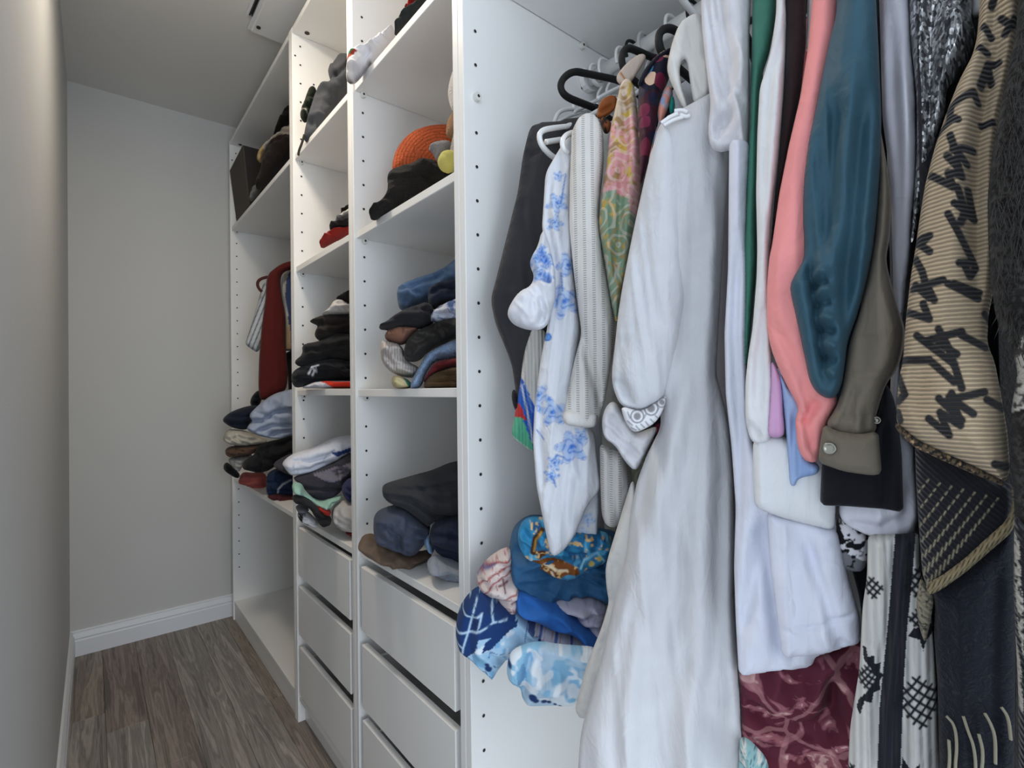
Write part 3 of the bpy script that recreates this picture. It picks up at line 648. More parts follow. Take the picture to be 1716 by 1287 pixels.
# paisley
e = garment('paisley_blouse', 'pink, gold and green paisley blouse in a narrow strip', 'blouse', .53)
blob('front', [(1040, 138), (1052, 133), (1063, 142), (1070, 204), (1076, 262), (1074, 321), (1066, 375), (1052, 440), (1041, 496), (1033, 545), (1024, 505), (1013, 437), (1003, 375), (1008, 329), (1016, 277), (1022, 219), (1031, 181)], r=.745, T=.016, col='#d99c9e', kind='paisley', parent=e, g=2.6, folds=(.006, .03, 0, 9),
     creases=[([(1045, 150), (1050, 250), (1040, 350), (1030, 500)], -.009, .007), ([(1062, 210), (1058, 300), (1045, 420)], .005, .012)],
     paint=[('P', [(990, 100), (1090, 100), (1090, 195), (1050, 206), (1010, 210)], '#c9b49a'), ('N', 22, 16, .62, '#a08058', 3), ('P', [(990, 330), (1030, 326), (1060, 345), (1090, 330), (1090, 560), (990, 560)], '#7f9a80'),
            ('N', 12, 14, .66, '#c9a84c', 8), ('P', [(1050, 320), (1080, 320), (1080, 370), (1055, 362)], '#d9a6a8'), ('V', 14, 14, .05, '#b58a4a', 6)])
blob('collar', [(1030, 130), (1050, 105), (1075, 88), (1085, 95), (1070, 120), (1055, 142), (1040, 145)], r=.755, T=.005, soft=.1, lip=.002, col='#c4b2a4', kind='satin', parent=e, g=2.4, paint=[('L', [[(1040, 125), (1050, 140)]], 3, '#a5652a')])
hidden_body(e, .545, .80, '#9aa086', 'paisley')
# dark floral
e = garment('floral_blouse', 'dark navy and burgundy flower print blouse below a black hanger', 'blouse', .49)
blob('front', [(1070, 143), (1080, 117), (1101, 96), (1124, 83), (1130, 100), (1120, 137), (1106, 163), (1104, 186), (1099, 221), (1090, 262), (1079, 297), (1073, 315), (1072, 260), (1069, 204)], r=.715, T=.016, col='#151425', kind='darkfloral', parent=e, g=3, folds=(.005, .03, 10, 5), paint=[('P', [(1060, 170), (1110, 160), (1100, 320), (1060, 320)], '#3a1224')])
blob('collar', [(1066, 144), (1080, 116), (1101, 94), (1126, 80), (1130, 88), (1106, 104), (1088, 122), (1076, 146)], r=.700, T=.008, col='#10101f', kind='satin', parent=e, g=3)
hidden_body(e, .50, .80, '#1c1524', 'darkfloral')
e = thing('pastel_strap_top', 'pastel pink and blue strap top peeking beside the dark floral print', 'top', HG, [(1101, 190), (1108, 160), (1120, 142), (1128, 152), (1122, 176), (1110, 205), (1094, 235), (1090, 280), (1086, 270), (1098, 222), (1104, 205)], r=.705, T=.008, col='#b9aab4', kind='satin', g=2.6, paint=[('N', 14, 10, .52, '#d98f80', 2), ('N', 10, 14, .6, '#8fa0c4', 9)])
e = thing('teal_strap', 'small teal strap showing left of the white dress ties', 'strap', None, [(1122, 165), (1128, 158), (1132, 176), (1128, 193), (1121, 190)], r=.704, T=.005, col='#1f7f78', g=3)

# white dress
WD = '#dfe0e3'
e = garment('white_dress', 'long white gauze dress with tied neckline flaring to the bottom of the picture', 'dress', .44)
blob('neck_strap', [(1168, 24), (1150, 30), (1137, 42), (1126, 72), (1117, 112), (1121, 131), (1137, 166), (1147, 184), (1152, 178), (1143, 150), (1138, 120), (1142, 102), (1150, 98), (1154, 118), (1158, 150), (1164, 178), (1188, 160), (1196, 120), (1188, 60), (1180, 30)], r=.662, T=.007, col='#d8d5d0', kind='linen', parent=e, g=3.2, folds=(.004, .03, 20, 5),
     creases=[([(1155, 40), (1160, 100), (1172, 165)], -.005, .008)])
blob('sleeve', [(1110, 210), (1130, 230), (1148, 300), (1153, 408), (1152, 500), (1137, 583), (1121, 645), (1110, 672), (1075, 690), (1040, 681), (1027, 650), (1025, 625), (1030, 583), (1036, 525), (1043, 481), (1054, 423), (1067, 360), (1081, 297), (1092, 250)], r=.672, T=.030, R=.035, col='#cfd0d4', kind='linen', parent=e, g=3.6, folds=(.006, .035, 6, 9),
     creases=[([(1045, 560), (1040, 620), (1055, 670)], -.006, .012), ([(1120, 300), (1120, 450), (1100, 600)], .004, .02), ([(1030, 640), (1045, 650), (1060, 680)], -.008, .008)])
blob('lace_cuff', [(1040, 680), (1075, 690), (1108, 668), (1118, 662), (1113, 684), (1101, 706), (1083, 718), (1063, 726), (1050, 712), (1044, 696)], r=.655, T=.009, col='#e4e4e8', kind='linen', parent=e, g=1.7,
     paint=[('C', [(1068, 697, 6), (1091, 684, 6.5), (1109, 674, 4.5)], '#8f8d90'), ('E', [(1068, 697, 10.5, 2.2), (1091, 684, 11, 2.2), (1109, 674, 8, 2)], '#7c7b80'), ('L', [[(1052, 705), (1060, 712)], [(1058, 716), (1066, 720)], [(1066, 713), (1072, 720)], [(1074, 710), (1080, 716)], [(1082, 706), (1087, 713)], [(1090, 702), (1096, 708)], [(1098, 696), (1104, 702)], [(1052, 690), (1056, 700)], [(1079, 700), (1082, 694)], [(1101, 688), (1104, 683)]], 2, '#85848a')])
blob('under_sleeve', [(1015, 680), (1030, 670), (1045, 695), (1062, 728), (1105, 712), (1090, 745), (1066, 792), (1048, 775), (1030, 745), (1012, 735), (1008, 705)], r=.70, T=.016, col='#d5d4d8', kind='linen', parent=e, g=4, folds=(.008, .03, 50, 3), creases=[([(1010, 715), (1035, 740), (1055, 760)], -.01, .008), ([(1025, 690), (1048, 730), (1068, 775)], -.008, .008)])
blob('skirt_back', [(1060, 800), (1040, 865), (1019, 933), (1014, 956), (1017, 991), (1021, 1008), (1008, 1052), (984, 1111), (962, 1192), (976, 1204), (1010, 1190), (1060, 1000), (1080, 880)], r=.70, T=.016, col='#cfccc8', kind='linen', parent=e, g=5, creases=[([(1030, 930), (1026, 1000), (1000, 1100)], -.008, .01)])
blob('gown', [(1112, 203), (1128, 196), (1150, 185), (1175, 172), (1196, 160), (1214, 200), (1223, 262), (1217, 340), (1211, 437), (1204, 554), (1200, 627), (1212, 670), (1223, 715), (1230, 800), (1232, 904), (1229, 990), (1237, 1110), (1246, 1250), (1254, 1345), (1110, 1352), (966, 1345), (969, 1287), (972, 1240), (979, 1203), (990, 1165), (1010, 1095), (1026, 1020), (1050, 930), (1056, 860), (1068, 805), (1085, 760), (1108, 715), (1100, 600), (1088, 450), (1084, 300), (1093, 250), (1100, 221)], r=.598, lean=(.14, .33), cs=.55, T=.034, R=.05, col='#c9c9cc', kind='linen', parent=e, g=4.6, folds=(.009, .06, 6, 12),
     creases=[([(1160, 420), (1143, 600), (1090, 780), (1040, 950), (1005, 1110)], -.018, .012), ([(1165, 200), (1185, 430), (1165, 620), (1120, 820), (1075, 1020), (1050, 1287)], .013, .02), ([(1178, 420), (1160, 700), (1130, 900), (1110, 1150), (1105, 1300)], -.018, .014),
              ([(1190, 190), (1198, 480), (1190, 680), (1175, 900), (1160, 1100), (1150, 1300)], .013, .016), ([(1195, 560), (1205, 780), (1200, 950), (1195, 1287)], -.018, .011), ([(1206, 560), (1214, 690), (1218, 850), (1215, 1100)], .012, .010), ([(1140, 640), (1100, 800), (1062, 930), (1025, 1060)], .013, .013), ([(1100, 1000), (1080, 1150), (1078, 1300)], -.014, .012), ([(1150, 1050), (1130, 1180), (1128, 1320)], -.012, .010), ([(1000, 1180), (1010, 1260), (1008, 1330)], .008, .014), ([(1205, 300), (1203, 440), (1196, 640)], -.014, .007), ([(1156, 230), (1164, 330), (1158, 430)], -.010, .009), ([(1180, 1100), (1176, 1200), (1178, 1320)], -.012, .009), ([(1060, 1000), (1040, 1120), (1034, 1260)], -.010, .009), ([(1183, 240), (1186, 330), (1178, 430)], -.012, .008)])
for k, q in enumerate(([(1108, 206), (1122, 196), (1136, 190)], [(1112, 210), (1128, 201), (1145, 196)], [(1130, 186), (1143, 184), (1152, 188)], [(1140, 192), (1150, 196), (1156, 193)])):
    tube('tie_cord', [onR(x, y, .642) for x, y in q], .0022, plain('white_cord', '#e8e8ea', .8), e, n=8)
hidden_body(e, .455, .72, '#d6d6d8', 'linen', y1=1.0)
# white draped blouse at the top
e = garment('draped_blouse', 'white draped blouse with a puffed short sleeve at the top of the row', 'blouse', .38)
blob('front', [(1172, -120), (1176, 44), (1182, 102), (1191, 175), (1186, 221), (1192, 250), (1209, 256), (1227, 250), (1240, 262), (1254, 262), (1256, 200), (1256, 60), (1262, -120)], r=.632, T=.018, col='#d8d6da', cs=.7, kind='linen', parent=e, g=3, folds=(.005, .018, 8, 7),
     creases=[([(1180, 0), (1195, 100), (1215, 170), (1210, 240)], -.014, .009), ([(1205, 20), (1222, 100), (1226, 160), (1245, 190)], -.012, .008), ([(1195, 175), (1215, 190), (1235, 160), (1250, 110)], .010, .010), ([(1190, 240), (1200, 215), (1222, 200)], -.010, .007), ([(1235, 80), (1240, 160), (1236, 240)], .010, .010)])
hidden_body(e, .40, .95, '#dcdade', 'linen')
# pale lilac-white tunic
e = garment('pale_tunic', 'pale lilac-white cotton tunic with wide pleated hem above the burgundy print', 'tunic', .34)
blob('front', [(1222, 235), (1256, 235), (1252, 320), (1250, 400), (1252, 470), (1250, 600), (1254, 700), (1262, 740), (1300, 800), (1402, 860), (1412, 930), (1422, 968), (1440, 1028), (1445, 1076), (1421, 1083), (1365, 1100), (1364, 1115), (1292, 1125), (1238, 1132), (1233, 1040), (1230, 950), (1233, 850), (1226, 750), (1216, 660), (1214, 560), (1220, 450)], r=.618, T=.014, col='#dcdeea', kind='linen', parent=e, g=4, folds=(.006, .04, 0, 8),
     creases=[([(1284, 860), (1290, 950), (1305, 1050), (1311, 1100)], -.016, .010), ([(1275, 870), (1262, 960), (1245, 1060)], -.010, .010), ([(1345, 890), (1378, 980), (1400, 1060), (1421, 1085)], -.010, .010), ([(1300, 1030), (1360, 1045), (1430, 1020)], .002, .004), ([(1238, 400), (1232, 560), (1238, 720), (1240, 900)], -.010, .008), ([(1310, 880), (1330, 980), (1345, 1080)], .008, .016)])
blob('front_pleat', [(1284, 855), (1360, 872), (1402, 886), (1421, 967), (1440, 1027), (1445, 1076), (1421, 1083), (1372, 1096), (1311, 1102), (1303, 1040), (1290, 940)], r=.603, T=.012, col='#dfe1ee', kind='linen', parent=e, g=4, folds=(.005, .04, 0, 8),
     creases=[([(1345, 890), (1378, 980), (1400, 1060), (1415, 1085)], -.010, .008), ([(1365, 940), (1385, 1010), (1392, 1080)], .006, .012), ([(1305, 1052), (1360, 1043), (1438, 1020)], -.003, .003)])
hidden_body(e, .355, .72, '#d8dae6', 'linen', y1=1.0)
# green
e = garment('green_top', 'narrow strip of a sea-green top between two white garments', 'top', .32)
blob('front', [(1264, -120), (1304, -120), (1300, 32), (1290, 87), (1277, 126), (1273, 156), (1270, 227), (1268, 417), (1268, 440), (1258, 556), (1250, 637), (1246, 617), (1245, 562), (1246, 416), (1248, 373), (1252, 275), (1257, 194), (1260, 65)], r=.622, T=.012, col='#417a68', parent=e, g=4, folds=(.004, .025, 0, 9), kind='satin')
hidden_body(e, .33, .92, '#417a68')
# white shirt
e = garment('white_shirt', 'white shirt with a long loose sleeve and straight hem over the pale tunic', 'shirt', .305)
blob('tail', [(1262, 735), (1300, 725), (1385, 770), (1402, 820), (1398, 889), (1357, 880), (1311, 868), (1281, 857), (1264, 848), (1262, 790)], r=.594, T=.010, col='#e3e4e6', parent=e, g=4.5, kind='linen', folds=(.004, .05, 0, 8))
blob('sleeve', [(1310, -120), (1318, 32), (1316, 97), (1313, 162), (1304, 275), (1294, 356), (1290, 430), (1292, 560), (1296, 640), (1292, 740), (1275, 745), (1258, 740), (1249, 705), (1249, 643), (1254, 594), (1261, 552), (1268, 465), (1269, 417), (1267, 324), (1269, 227), (1273, 148), (1282, 120), (1292, 85), (1301, 20), (1302, -120)], r=.588, T=.014, col='#e2e2e3', parent=e, g=4, kind='linen', folds=(.006, .03, 4, 7),
     creases=[([(1312, 60), (1292, 140), (1284, 260), (1275, 400)], -.008, .008), ([(1305, 120), (1298, 240), (1285, 380)], .006, .008), ([(1250, 705), (1262, 722), (1270, 742)], -.008, .005), ([(1285, 500), (1270, 600), (1265, 690)], -.006, .009)])
hidden_body(e, .315, .86, '#dfe0e2', 'linen')
e = thing('pink_cuff_shirt', 'pink shirt cuff hanging next to the pale blue cuff', 'shirt', HG, [(1292, 600), (1307, 622), (1313, 655), (1313, 690), (1316, 728), (1303, 735), (1284, 731), (1287, 705), (1291, 655)], r=.582, T=.008, col='#d2a6cd', g=3.5, folds=(.004, .02, 0, 6))
e = thing('blue_cuff_shirt', 'pale blue shirt cuff with a slit and pleats under the coral sleeve', 'shirt', HG, [(1300, 610), (1322, 650), (1345, 672), (1350, 770), (1373, 777), (1373, 794), (1336, 802), (1333, 815), (1324, 814), (1320, 756), (1316, 708), (1308, 640)], r=.580, T=.008, col='#9fb6dc', g=3, folds=(.003, .02, 0, 6), creases=[([(1331, 690), (1328, 750), (1330, 812)], -.010, .004)], paint=[('P', [(1334, 745), (1376, 760), (1376, 800), (1334, 806)], '#8fa9d6'), ('S', 0, 6, .3, '#a7bde2')])
# brown
e = garment('dark_brown_blouse', 'very dark brown top in a thin strip left of the coral sleeve', 'top', .28)
blob('front', [(1316, -120), (1352, -120), (1351, 65), (1342, 155), (1322, 260), (1308, 330), (1292, 430), (1284, 440), (1291, 417), (1297, 340), (1306, 259), (1313, 162), (1317, 97)], r=.590, T=.010, col='#2b1f20', parent=e, g=4.5, folds=(.003, .02, 0, 8))
hidden_body(e, .29, .95, '#2b1f20')
e = thing('blush_top', 'pale blush top, a sliver between the dark brown and coral garments', 'top', HG, [(1356, -120), (1374, -120), (1372, 5), (1356, 82), (1350, 90), (1352, 40)], r=.596, T=.006, col='#d3c6c4', g=3.5)
# coral
e = garment('coral_blouse', 'coral pink blouse with a long sleeve gathered behind the teal one', 'blouse', .26)
blob('sleeve', [(1372, -120), (1412, -120), (1405, 60), (1385, 200), (1375, 340), (1372, 450), (1375, 560), (1385, 630), (1405, 668), (1400, 684), (1384, 712), (1372, 766), (1367, 776), (1348, 773), (1336, 750), (1332, 701), (1339, 684), (1322, 653), (1303, 614), (1291, 581), (1285, 546), (1285, 481), (1289, 432), (1294, 410), (1306, 324), (1322, 243), (1341, 162), (1354, 81)], r=.572, T=.020, col='#f29a98', parent=e, g=4, kind='plain', folds=(.003, .04, 0, 9),
     creases=[([(1290, 535), (1325, 590), (1345, 640), (1358, 690)], -.004, .006), ([(1345, 690), (1352, 700), (1372, 668)], -.008, .006), ([(1340, 703), (1352, 712), (1362, 760)], -.007, .006), ([(1360, 100), (1330, 300), (1315, 480)], .004, .014)])
hidden_body(e, .27, .95, '#d97673')
# teal
e = garment('teal_blouse', 'dark teal satin blouse with a gathered, ruched sleeve end', 'blouse', .23)
blob('sleeve', [(1409, -120), (1462, -120), (1473, 97), (1477, 194), (1476, 275), (1470, 356), (1463, 417), (1452, 471), (1436, 530), (1420, 572), (1416, 607), (1411, 645), (1400, 667), (1384, 668), (1367, 657), (1356, 637), (1350, 607), (1338, 552), (1329, 513), (1323, 487), (1325, 474), (1335, 455), (1347, 436), (1347, 400), (1345, 373), (1346, 308), (1354, 243), (1371, 162), (1387, 81), (1400, 32)], r=.553, T=.026, R=.024, col='#315261', parent=e, g=3.4, kind='satin', folds=(.006, .03, 2, 9),
     creases=[([(1358, 445), (1365, 500), (1374, 560), (1386, 640)], -.012, .005), ([(1362, 470), (1385, 463)], .008, .004), ([(1364, 485), (1390, 478)], -.008, .004), ([(1366, 500), (1392, 492)], .008, .004), ([(1369, 515), (1394, 510)], -.008, .004), ([(1371, 535), (1398, 540)], .009, .004), ([(1374, 552), (1400, 560)], -.009, .004), ([(1377, 575), (1402, 585)], .008, .004), ([(1380, 596), (1404, 608)], -.008, .004), ([(1384, 620), (1402, 630)], .007, .004),
              ([(1408, 180), (1395, 300), (1388, 420)], -.012, .009), ([(1447, 180), (1432, 300), (1424, 420), (1408, 540)], -.013, .010), ([(1425, 150), (1415, 300), (1408, 430)], .008, .010), ([(1462, 200), (1455, 350), (1440, 480)], .006, .010), ([(1370, 250), (1362, 380), (1370, 450)], -.006, .008)])
hidden_body(e, .235, .95, '#315261', 'satin')
# taupe
e = garment('taupe_shirt', 'olive taupe shirt with a buttoned cuff', 'shirt', .2)
blob('sleeve', [(1472, 200), (1480, 240), (1490, 300), (1494, 340), (1491, 400), (1485, 430), (1487, 449), (1495, 481), (1504, 513), (1516, 549), (1517, 565), (1512, 594), (1502, 622), (1487, 640), (1478, 662), (1467, 700), (1470, 724), (1440, 735), (1400, 728), (1382, 712), (1402, 682), (1412, 650), (1418, 607), (1424, 572), (1438, 530), (1454, 471), (1465, 400), (1472, 300)], r=.560, T=.022, col='#746b5e', parent=e, g=4, kind='plain', folds=(.004, .04, 0, 7),
     creases=[([(1440, 640), (1420, 690), (1405, 725)], -.006, .006), ([(1455, 690), (1452, 725)], -.005, .005), ([(1430, 690), (1425, 728)], -.005, .005), ([(1490, 480), (1480, 560), (1470, 640)], .006, .014), ([(1450, 560), (1440, 630)], -.005, .012)])
blob('cuff', [(1380, 710), (1400, 722), (1440, 728), (1472, 722), (1478, 794), (1461, 797), (1413, 790), (1371, 775), (1373, 750)], r=.540, T=.010, R=.006, col='#6d6558', parent=e, g=3.4, smooth=1, creases=[([(1380, 718), (1420, 732), (1470, 730)], -.002, .002), ([(1374, 770), (1415, 784), (1474, 789)], -.0015, .002)])
disc_button(e, 1390, 751, .5285, .0055, M_chrome)
hidden_body(e, .205, .95, '#6d6558')
# black shirt and white long shirt
e = garment('black_shirt', 'black shirt with a wide straight cuff below the taupe cuff', 'shirt', .185)
blob('sleeve', [(1480, 640), (1490, 648), (1500, 675), (1505, 708), (1511, 756), (1513, 817), (1514, 859), (1482, 853), (1414, 848), (1374, 847), (1376, 800), (1378, 770), (1440, 760), (1470, 700)], r=.572, T=.014, R=.008, col='#17171d', parent=e, g=4, smooth=1, creases=[([(1483, 700), (1480, 780), (1481, 850)], -.006, .005)])
disc_button(e, 1469, 704, .556, .0035, M_chrome)
hidden_body(e, .19, .95, '#17171d')
e = garment('white_long_shirt', 'smooth white shirt running past the sequins with a rounded bottom', 'shirt', .17)
blob('sleeve', [(1470, -120), (1520, -120), (1527, 65), (1535, 162), (1537, 253), (1534, 324), (1528, 373), (1526, 417), (1521, 465), (1516, 530), (1512, 600), (1506, 680), (1512, 724), (1532, 745), (1536, 817), (1539, 868), (1532, 892), (1504, 906), (1455, 898), (1417, 880), (1404, 860), (1410, 830), (1470, 800), (1490, 700), (1494, 600), (1497, 480), (1495, 417), (1493, 324), (1487, 259), (1479, 201), (1476, 97)], r=.598, T=.018, col='#dcdbe4', parent=e, g=4.5, folds=(.004, .03, 0, 9), creases=[([(1492, 40), (1500, 200), (1510, 360), (1508, 500)], -.008, .008), ([(1510, 100), (1522, 250), (1515, 400)], .006, .008), ([(1420, 875), (1470, 880), (1520, 860), (1530, 800)], -.006, .006)])
hidden_body(e, .175, .90, '#d8d7e0')
e = thing('printed_cuff', 'black, white and grey printed cuff under the rounded white hem', 'shirt', HG, [(1402, 870), (1412, 862), (1440, 880), (1456, 895), (1455, 935), (1448, 957), (1430, 958), (1402, 952), (1393, 942), (1400, 905)], r=.612, T=.012, col='#dcdade', g=2, paint=[('N', 16, 13, .58, '#15151a', 2), ('P', [(1392, 925), (1412, 918), (1455, 940), (1452, 962), (1400, 958)], '#77777c'), ('P', [(1398, 840), (1408, 880), (1418, 905), (1402, 912), (1392, 900)], '#15151a'), ('N', 9, 9, .66, '#15151a', 5)])
e = thing('black_panel_skirt', 'plain black garment edge between the pale tunic and the cross-stitch scarf', 'skirt', HG, [(1405, 885), (1425, 945), (1440, 1000), (1450, 1080), (1456, 1060), (1462, 960), (1452, 940), (1420, 890)], r=.632, T=.008, col='#131318', g=4)
# sequins
e = garment('sequin_dress', 'silver sequin dress glittering beside the camel knit', 'dress', .15)
blob('front', [(1520, -120), (1632, -120), (1630, 0), (1627, 29), (1636, 58), (1630, 87), (1614, 117), (1585, 152), (1584, 185), (1571, 220), (1559, 259), (1546, 324), (1533, 395), (1526, 412), (1530, 356), (1536, 259), (1536, 162), (1526, 65)], r=.588, T=.018, col='#6a6a70', kind='sequin', parent=e, g=3.5, folds=(.006, .025, 0, 5), creases=[([(1566, -20), (1562, 60), (1560, 160), (1555, 250)], -.012, .006), ([(1590, 40), (1600, 80), (1590, 140)], .008, .012)])
hidden_body(e, .155, .80, '#3a3a40', 'plain')
# cross stitch scarf
MOT = '#1c1d24'
def lattice(cx, cy, s, n, tilt=0.):
    L = []
    for k in range(n):
        o = (k-(n-1)/2)*s; ext = s*n/2
        a = tilt; 
        for c_, s_ in ((math.cos(.62+a), math.sin(.62+a)), (math.cos(-.9+a), math.sin(-.9+a))):
            L.append([(cx-s_*o-c_*ext, cy+c_*o-s_*ext), (cx-s_*o+c_*ext, cy+c_*o+s_*ext)])
    return L
e = garment('cross_stitch_scarf', 'off-white scarf with a black centre band and black cross-stitch motifs', 'scarf', .17)
blob('panel', [(1454, 895), (1500, 895), (1540, 892), (1540, 951), (1557, 1004), (1562, 1042), (1567, 1103), (1571, 1178), (1573, 1290), (1573, 1345), (1418, 1345), (1421, 1287), (1425, 1216), (1431, 1178), (1440, 1122), (1444, 1046), (1446, 1012), (1453, 966)], r=.566, T=.012, col='#c9c7c3', kind='rib', parent=e, g=1.9, folds=(.003, .03, 0, 9),
     creases=[([(1502, 900), (1489, 1030), (1472, 1180), (1466, 1320)], -.005, .004), ([(1533, 900), (1520, 1046), (1512, 1160), (1508, 1320)], -.006, .005)],
     paint=[('P', [(1501, 880), (1489, 1027), (1474, 1178), (1468, 1360), (1506, 1360), (1514, 1141), (1520, 1046), (1529, 959), (1535, 880)], '#22232a'),
            ('S', 92, 5, .3, '#2c2d34') if False else ('L', [[(1513, 890), (1502, 1027), (1486, 1178), (1480, 1340)], [(1522, 890), (1511, 1027), (1497, 1178), (1492, 1340)]], 1.5, '#34353c'),
            ('L', lattice(1463, 980, 9, 3), 4, MOT), ('L', lattice(1456, 1128, 8, 4), 4, MOT), ('L', lattice(1540, 1165, 13, 5), 4.5, MOT), ('L', lattice(1541, 975, 10, 4), 4.5, MOT), ('L', lattice(1540, 1030, 9, 3), 4.5, MOT),
            ('P', [(1446, 1078), (1452, 1076), (1455, 1092), (1466, 1090), (1466, 1104), (1476, 1104), (1474, 1120), (1482, 1124), (1474, 1136), (1476, 1150), (1464, 1152), (1462, 1166), (1450, 1164), (1442, 1188), (1436, 1178), (1440, 1164), (1452, 1150), (1464, 1140), (1468, 1124), (1458, 1108), (1448, 1098)], MOT),
            ('P', [(1522, 1060), (1540, 1062), (1546, 1082), (1552, 1064), (1564, 1056), (1560, 1040), (1530, 1044)], MOT), ('P', [(1512, 1262), (1528, 1275), (1540, 1262), (1540, 1280), (1524, 1300), (1508, 1300)], MOT), ('L', lattice(1430, 1282, 8, 2), 4, MOT)])
# camel coat with lettering
def mk(cx, cy, s, a):
    """the M with the K hung on its last stroke, as on the knit"""
    P = lambda u, v: (cx+s*(u*math.cos(a)-v*math.sin(a)), cy+s*(u*math.sin(a)+v*math.cos(a)))
    return [[P(-1, .75), P(-.72, -.1), P(-.45, .55)], [P(-.45, .55), P(-.18, -.35), P(.12, .5)], [P(-.05, -.95), P(.05, .5)], [P(.85, -.55), P(.02, -.12)], [P(.05, -.18), P(.75, .45)]]
def mkbar(pts): return [pts]
LET = '#1d1e22'
e = garment('camel_wrap', 'camel knit wrap with large black letters and a dark fringed edge', 'wrap', .11)
letters = [[(1512, 702), (1508, 690)], [(1560, 698), (1592, 724), (1578, 688), (1610, 708), (1596, 658)], [(1576, 666), (1612, 700)], [(1648, 656), (1592, 668)], [(1592, 664), (1630, 690)], [(1652, 668), (1680, 684)],
           [(1540, 566), (1600, 612), (1588, 580), (1575, 556)], [(1556, 574), (1612, 560)], [(1575, 578), (1604, 596)], [(1612, 566), (1650, 584)], [(1600, 612), (1612, 650)],
           [(1512, 605), (1560, 605)], [(1560, 605), (1600, 640)], [(1537, 484), (1560, 506), (1548, 462), (1536, 440)], [(1533, 490), (1582, 478)], [(1556, 486), (1568, 510)], [(1590, 484), (1638, 506)], [(1600, 484), (1640, 496)], [(1525, 528), (1560, 540), (1550, 515)], [(1508, 632), (1518, 655)],
           [(1616, 452), (1625, 470), (1634, 455), (1628, 440), (1606, 400), (1590, 372)], [(1608, 450), (1622, 448)], [(1532, 410), (1560, 404), (1545, 416)], [(1562, 306), (1598, 330), (1590, 306), (1612, 312), (1602, 285)], [(1588, 278), (1606, 300)], [(1630, 264), (1598, 270)], [(1598, 268), (1620, 290)], [(1593, 246), (1602, 272)], [(1605, 330), (1618, 365), (1610, 385)], [(1600, 355), (1632, 375)], [(1630, 368), (1622, 330)],
           [(1592, 196), (1632, 174)], [(1632, 178), (1638, 186)], [(1594, 196), (1592, 216), (1606, 222)], [(1574, 232), (1600, 218)], [(1644, 220), (1662, 216)], [(1642, 160), (1656, 120), (1672, 118)], [(1660, 150), (1656, 128)], [(1640, 98), (1654, 104)], [(1648, 62), (1660, 78)], [(1660, 30), (1668, 10)], [(1676, 50), (1690, 62), (1700, 50)], [(1682, 74), (1694, 58)], [(1560, 430), (1540, 414)],
           [(1664, 770), (1690, 780)], [(1666, 545), (1650, 530)], [(1520, 660), (1508, 672)]]
blob('front', [(1642, -120), (1716, -120), (1711, 0), (1707, 49), (1692, 130), (1676, 194), (1667, 259), (1666, 400), (1664, 491), (1656, 530), (1654, 575), (1667, 607), (1677, 659), (1688, 724), (1693, 789), (1683, 810), (1631, 784), (1581, 762), (1533, 738), (1502, 711), (1503, 680), (1506, 633), (1513, 607), (1518, 536), (1526, 465), (1534, 417), (1540, 373), (1550, 311), (1566, 250), (1585, 194), (1605, 143), (1628, 100), (1637, 65), (1641, 20)], r=.520, T=.030, R=.03, col='#c9b292', kind='camel', parent=e, g=2.2, folds=(.005, .05, 10, 6), seed=5,
     creases=[([(1668, -20), (1660, 100), (1640, 220), (1630, 350), (1640, 500)], -.010, .008), ([(1690, 40), (1664, 180), (1650, 320), (1660, 480)], -.006, .008), ([(1560, 560), (1545, 620), (1530, 690)], -.006, .010)],
     paint=[('L', letters, 13, LET)])
blob('woolly_edge', [(1501, 706), (1533, 734), (1581, 757), (1631, 779), (1684, 806), (1682, 816), (1630, 794), (1580, 772), (1530, 749), (1500, 718)], r=.504, T=.009, col='#5b4c3a', kind='fuzzy', parent=e, g=2.4, smooth=1, paint=[('N', 5, 5, .5, '#1c1a1a', 3), ('N', 6, 4, .62, '#a58a66', 7)])
blob('lining', [(1533, 742), (1581, 762), (1631, 784), (1683, 808), (1697, 812), (1702, 849), (1691, 887), (1652, 917), (1614, 951), (1576, 978), (1557, 990), (1546, 966), (1542, 913), (1538, 857), (1535, 807)], r=.535, T=.014, col='#1d1c22', kind='knit', parent=e, g=2.2,
     paint=[('L', [[(1538+k*19-q*7.2, 796+k*5+q*9.5-k*q*.15), (1538+k*19-q*7.2-3, 796+k*5+q*9.5+3.5)] for k in range(8) for q in range(0, 18) if 1540 < 1538+k*19-q*7.2 < 1690], 2.2, '#a39a80')])
blob('gold_fringe', [(1550, 978), (1576, 966), (1614, 938), (1652, 903), (1686, 873), (1697, 845), (1694, 815), (1704, 818), (1708, 850), (1696, 892), (1654, 928), (1616, 961), (1578, 988), (1556, 998)], r=.522, T=.007, col='#8f8265', kind='fuzzy', parent=e, g=2.2, smooth=1, paint=[('S', 35, 5, .45, '#2a2723')])
blob('lining_tail', [(1542, 965), (1556, 985), (1566, 1000), (1560, 1040), (1550, 1080), (1540, 1050), (1535, 1010)], r=.548, T=.008, col='#8c8470', kind='knit', parent=e, g=2.2, paint=[('V', 9, 9, .09, '#1c1b20', 3)])
hidden_body(e, .115, .75, '#232127', y0=.56, y1=1.0)
e = garment('navy_shawl', 'long navy black shawl with thread fringe at the lower right', 'shawl', .1)
blob('panel', [(1560, 985), (1614, 945), (1652, 910), (1690, 880), (1700, 885), (1702, 1000), (1700, 1345), (1572, 1345), (1574, 1287), (1571, 1141), (1565, 1065), (1567, 1010)], r=.548, T=.018, col='#1a1c25', kind='fuzzy', parent=e, g=5, folds=(.006, .04, 0, 9), creases=[([(1670, 920), (1660, 1100), (1662, 1300)], -.008, .01)])
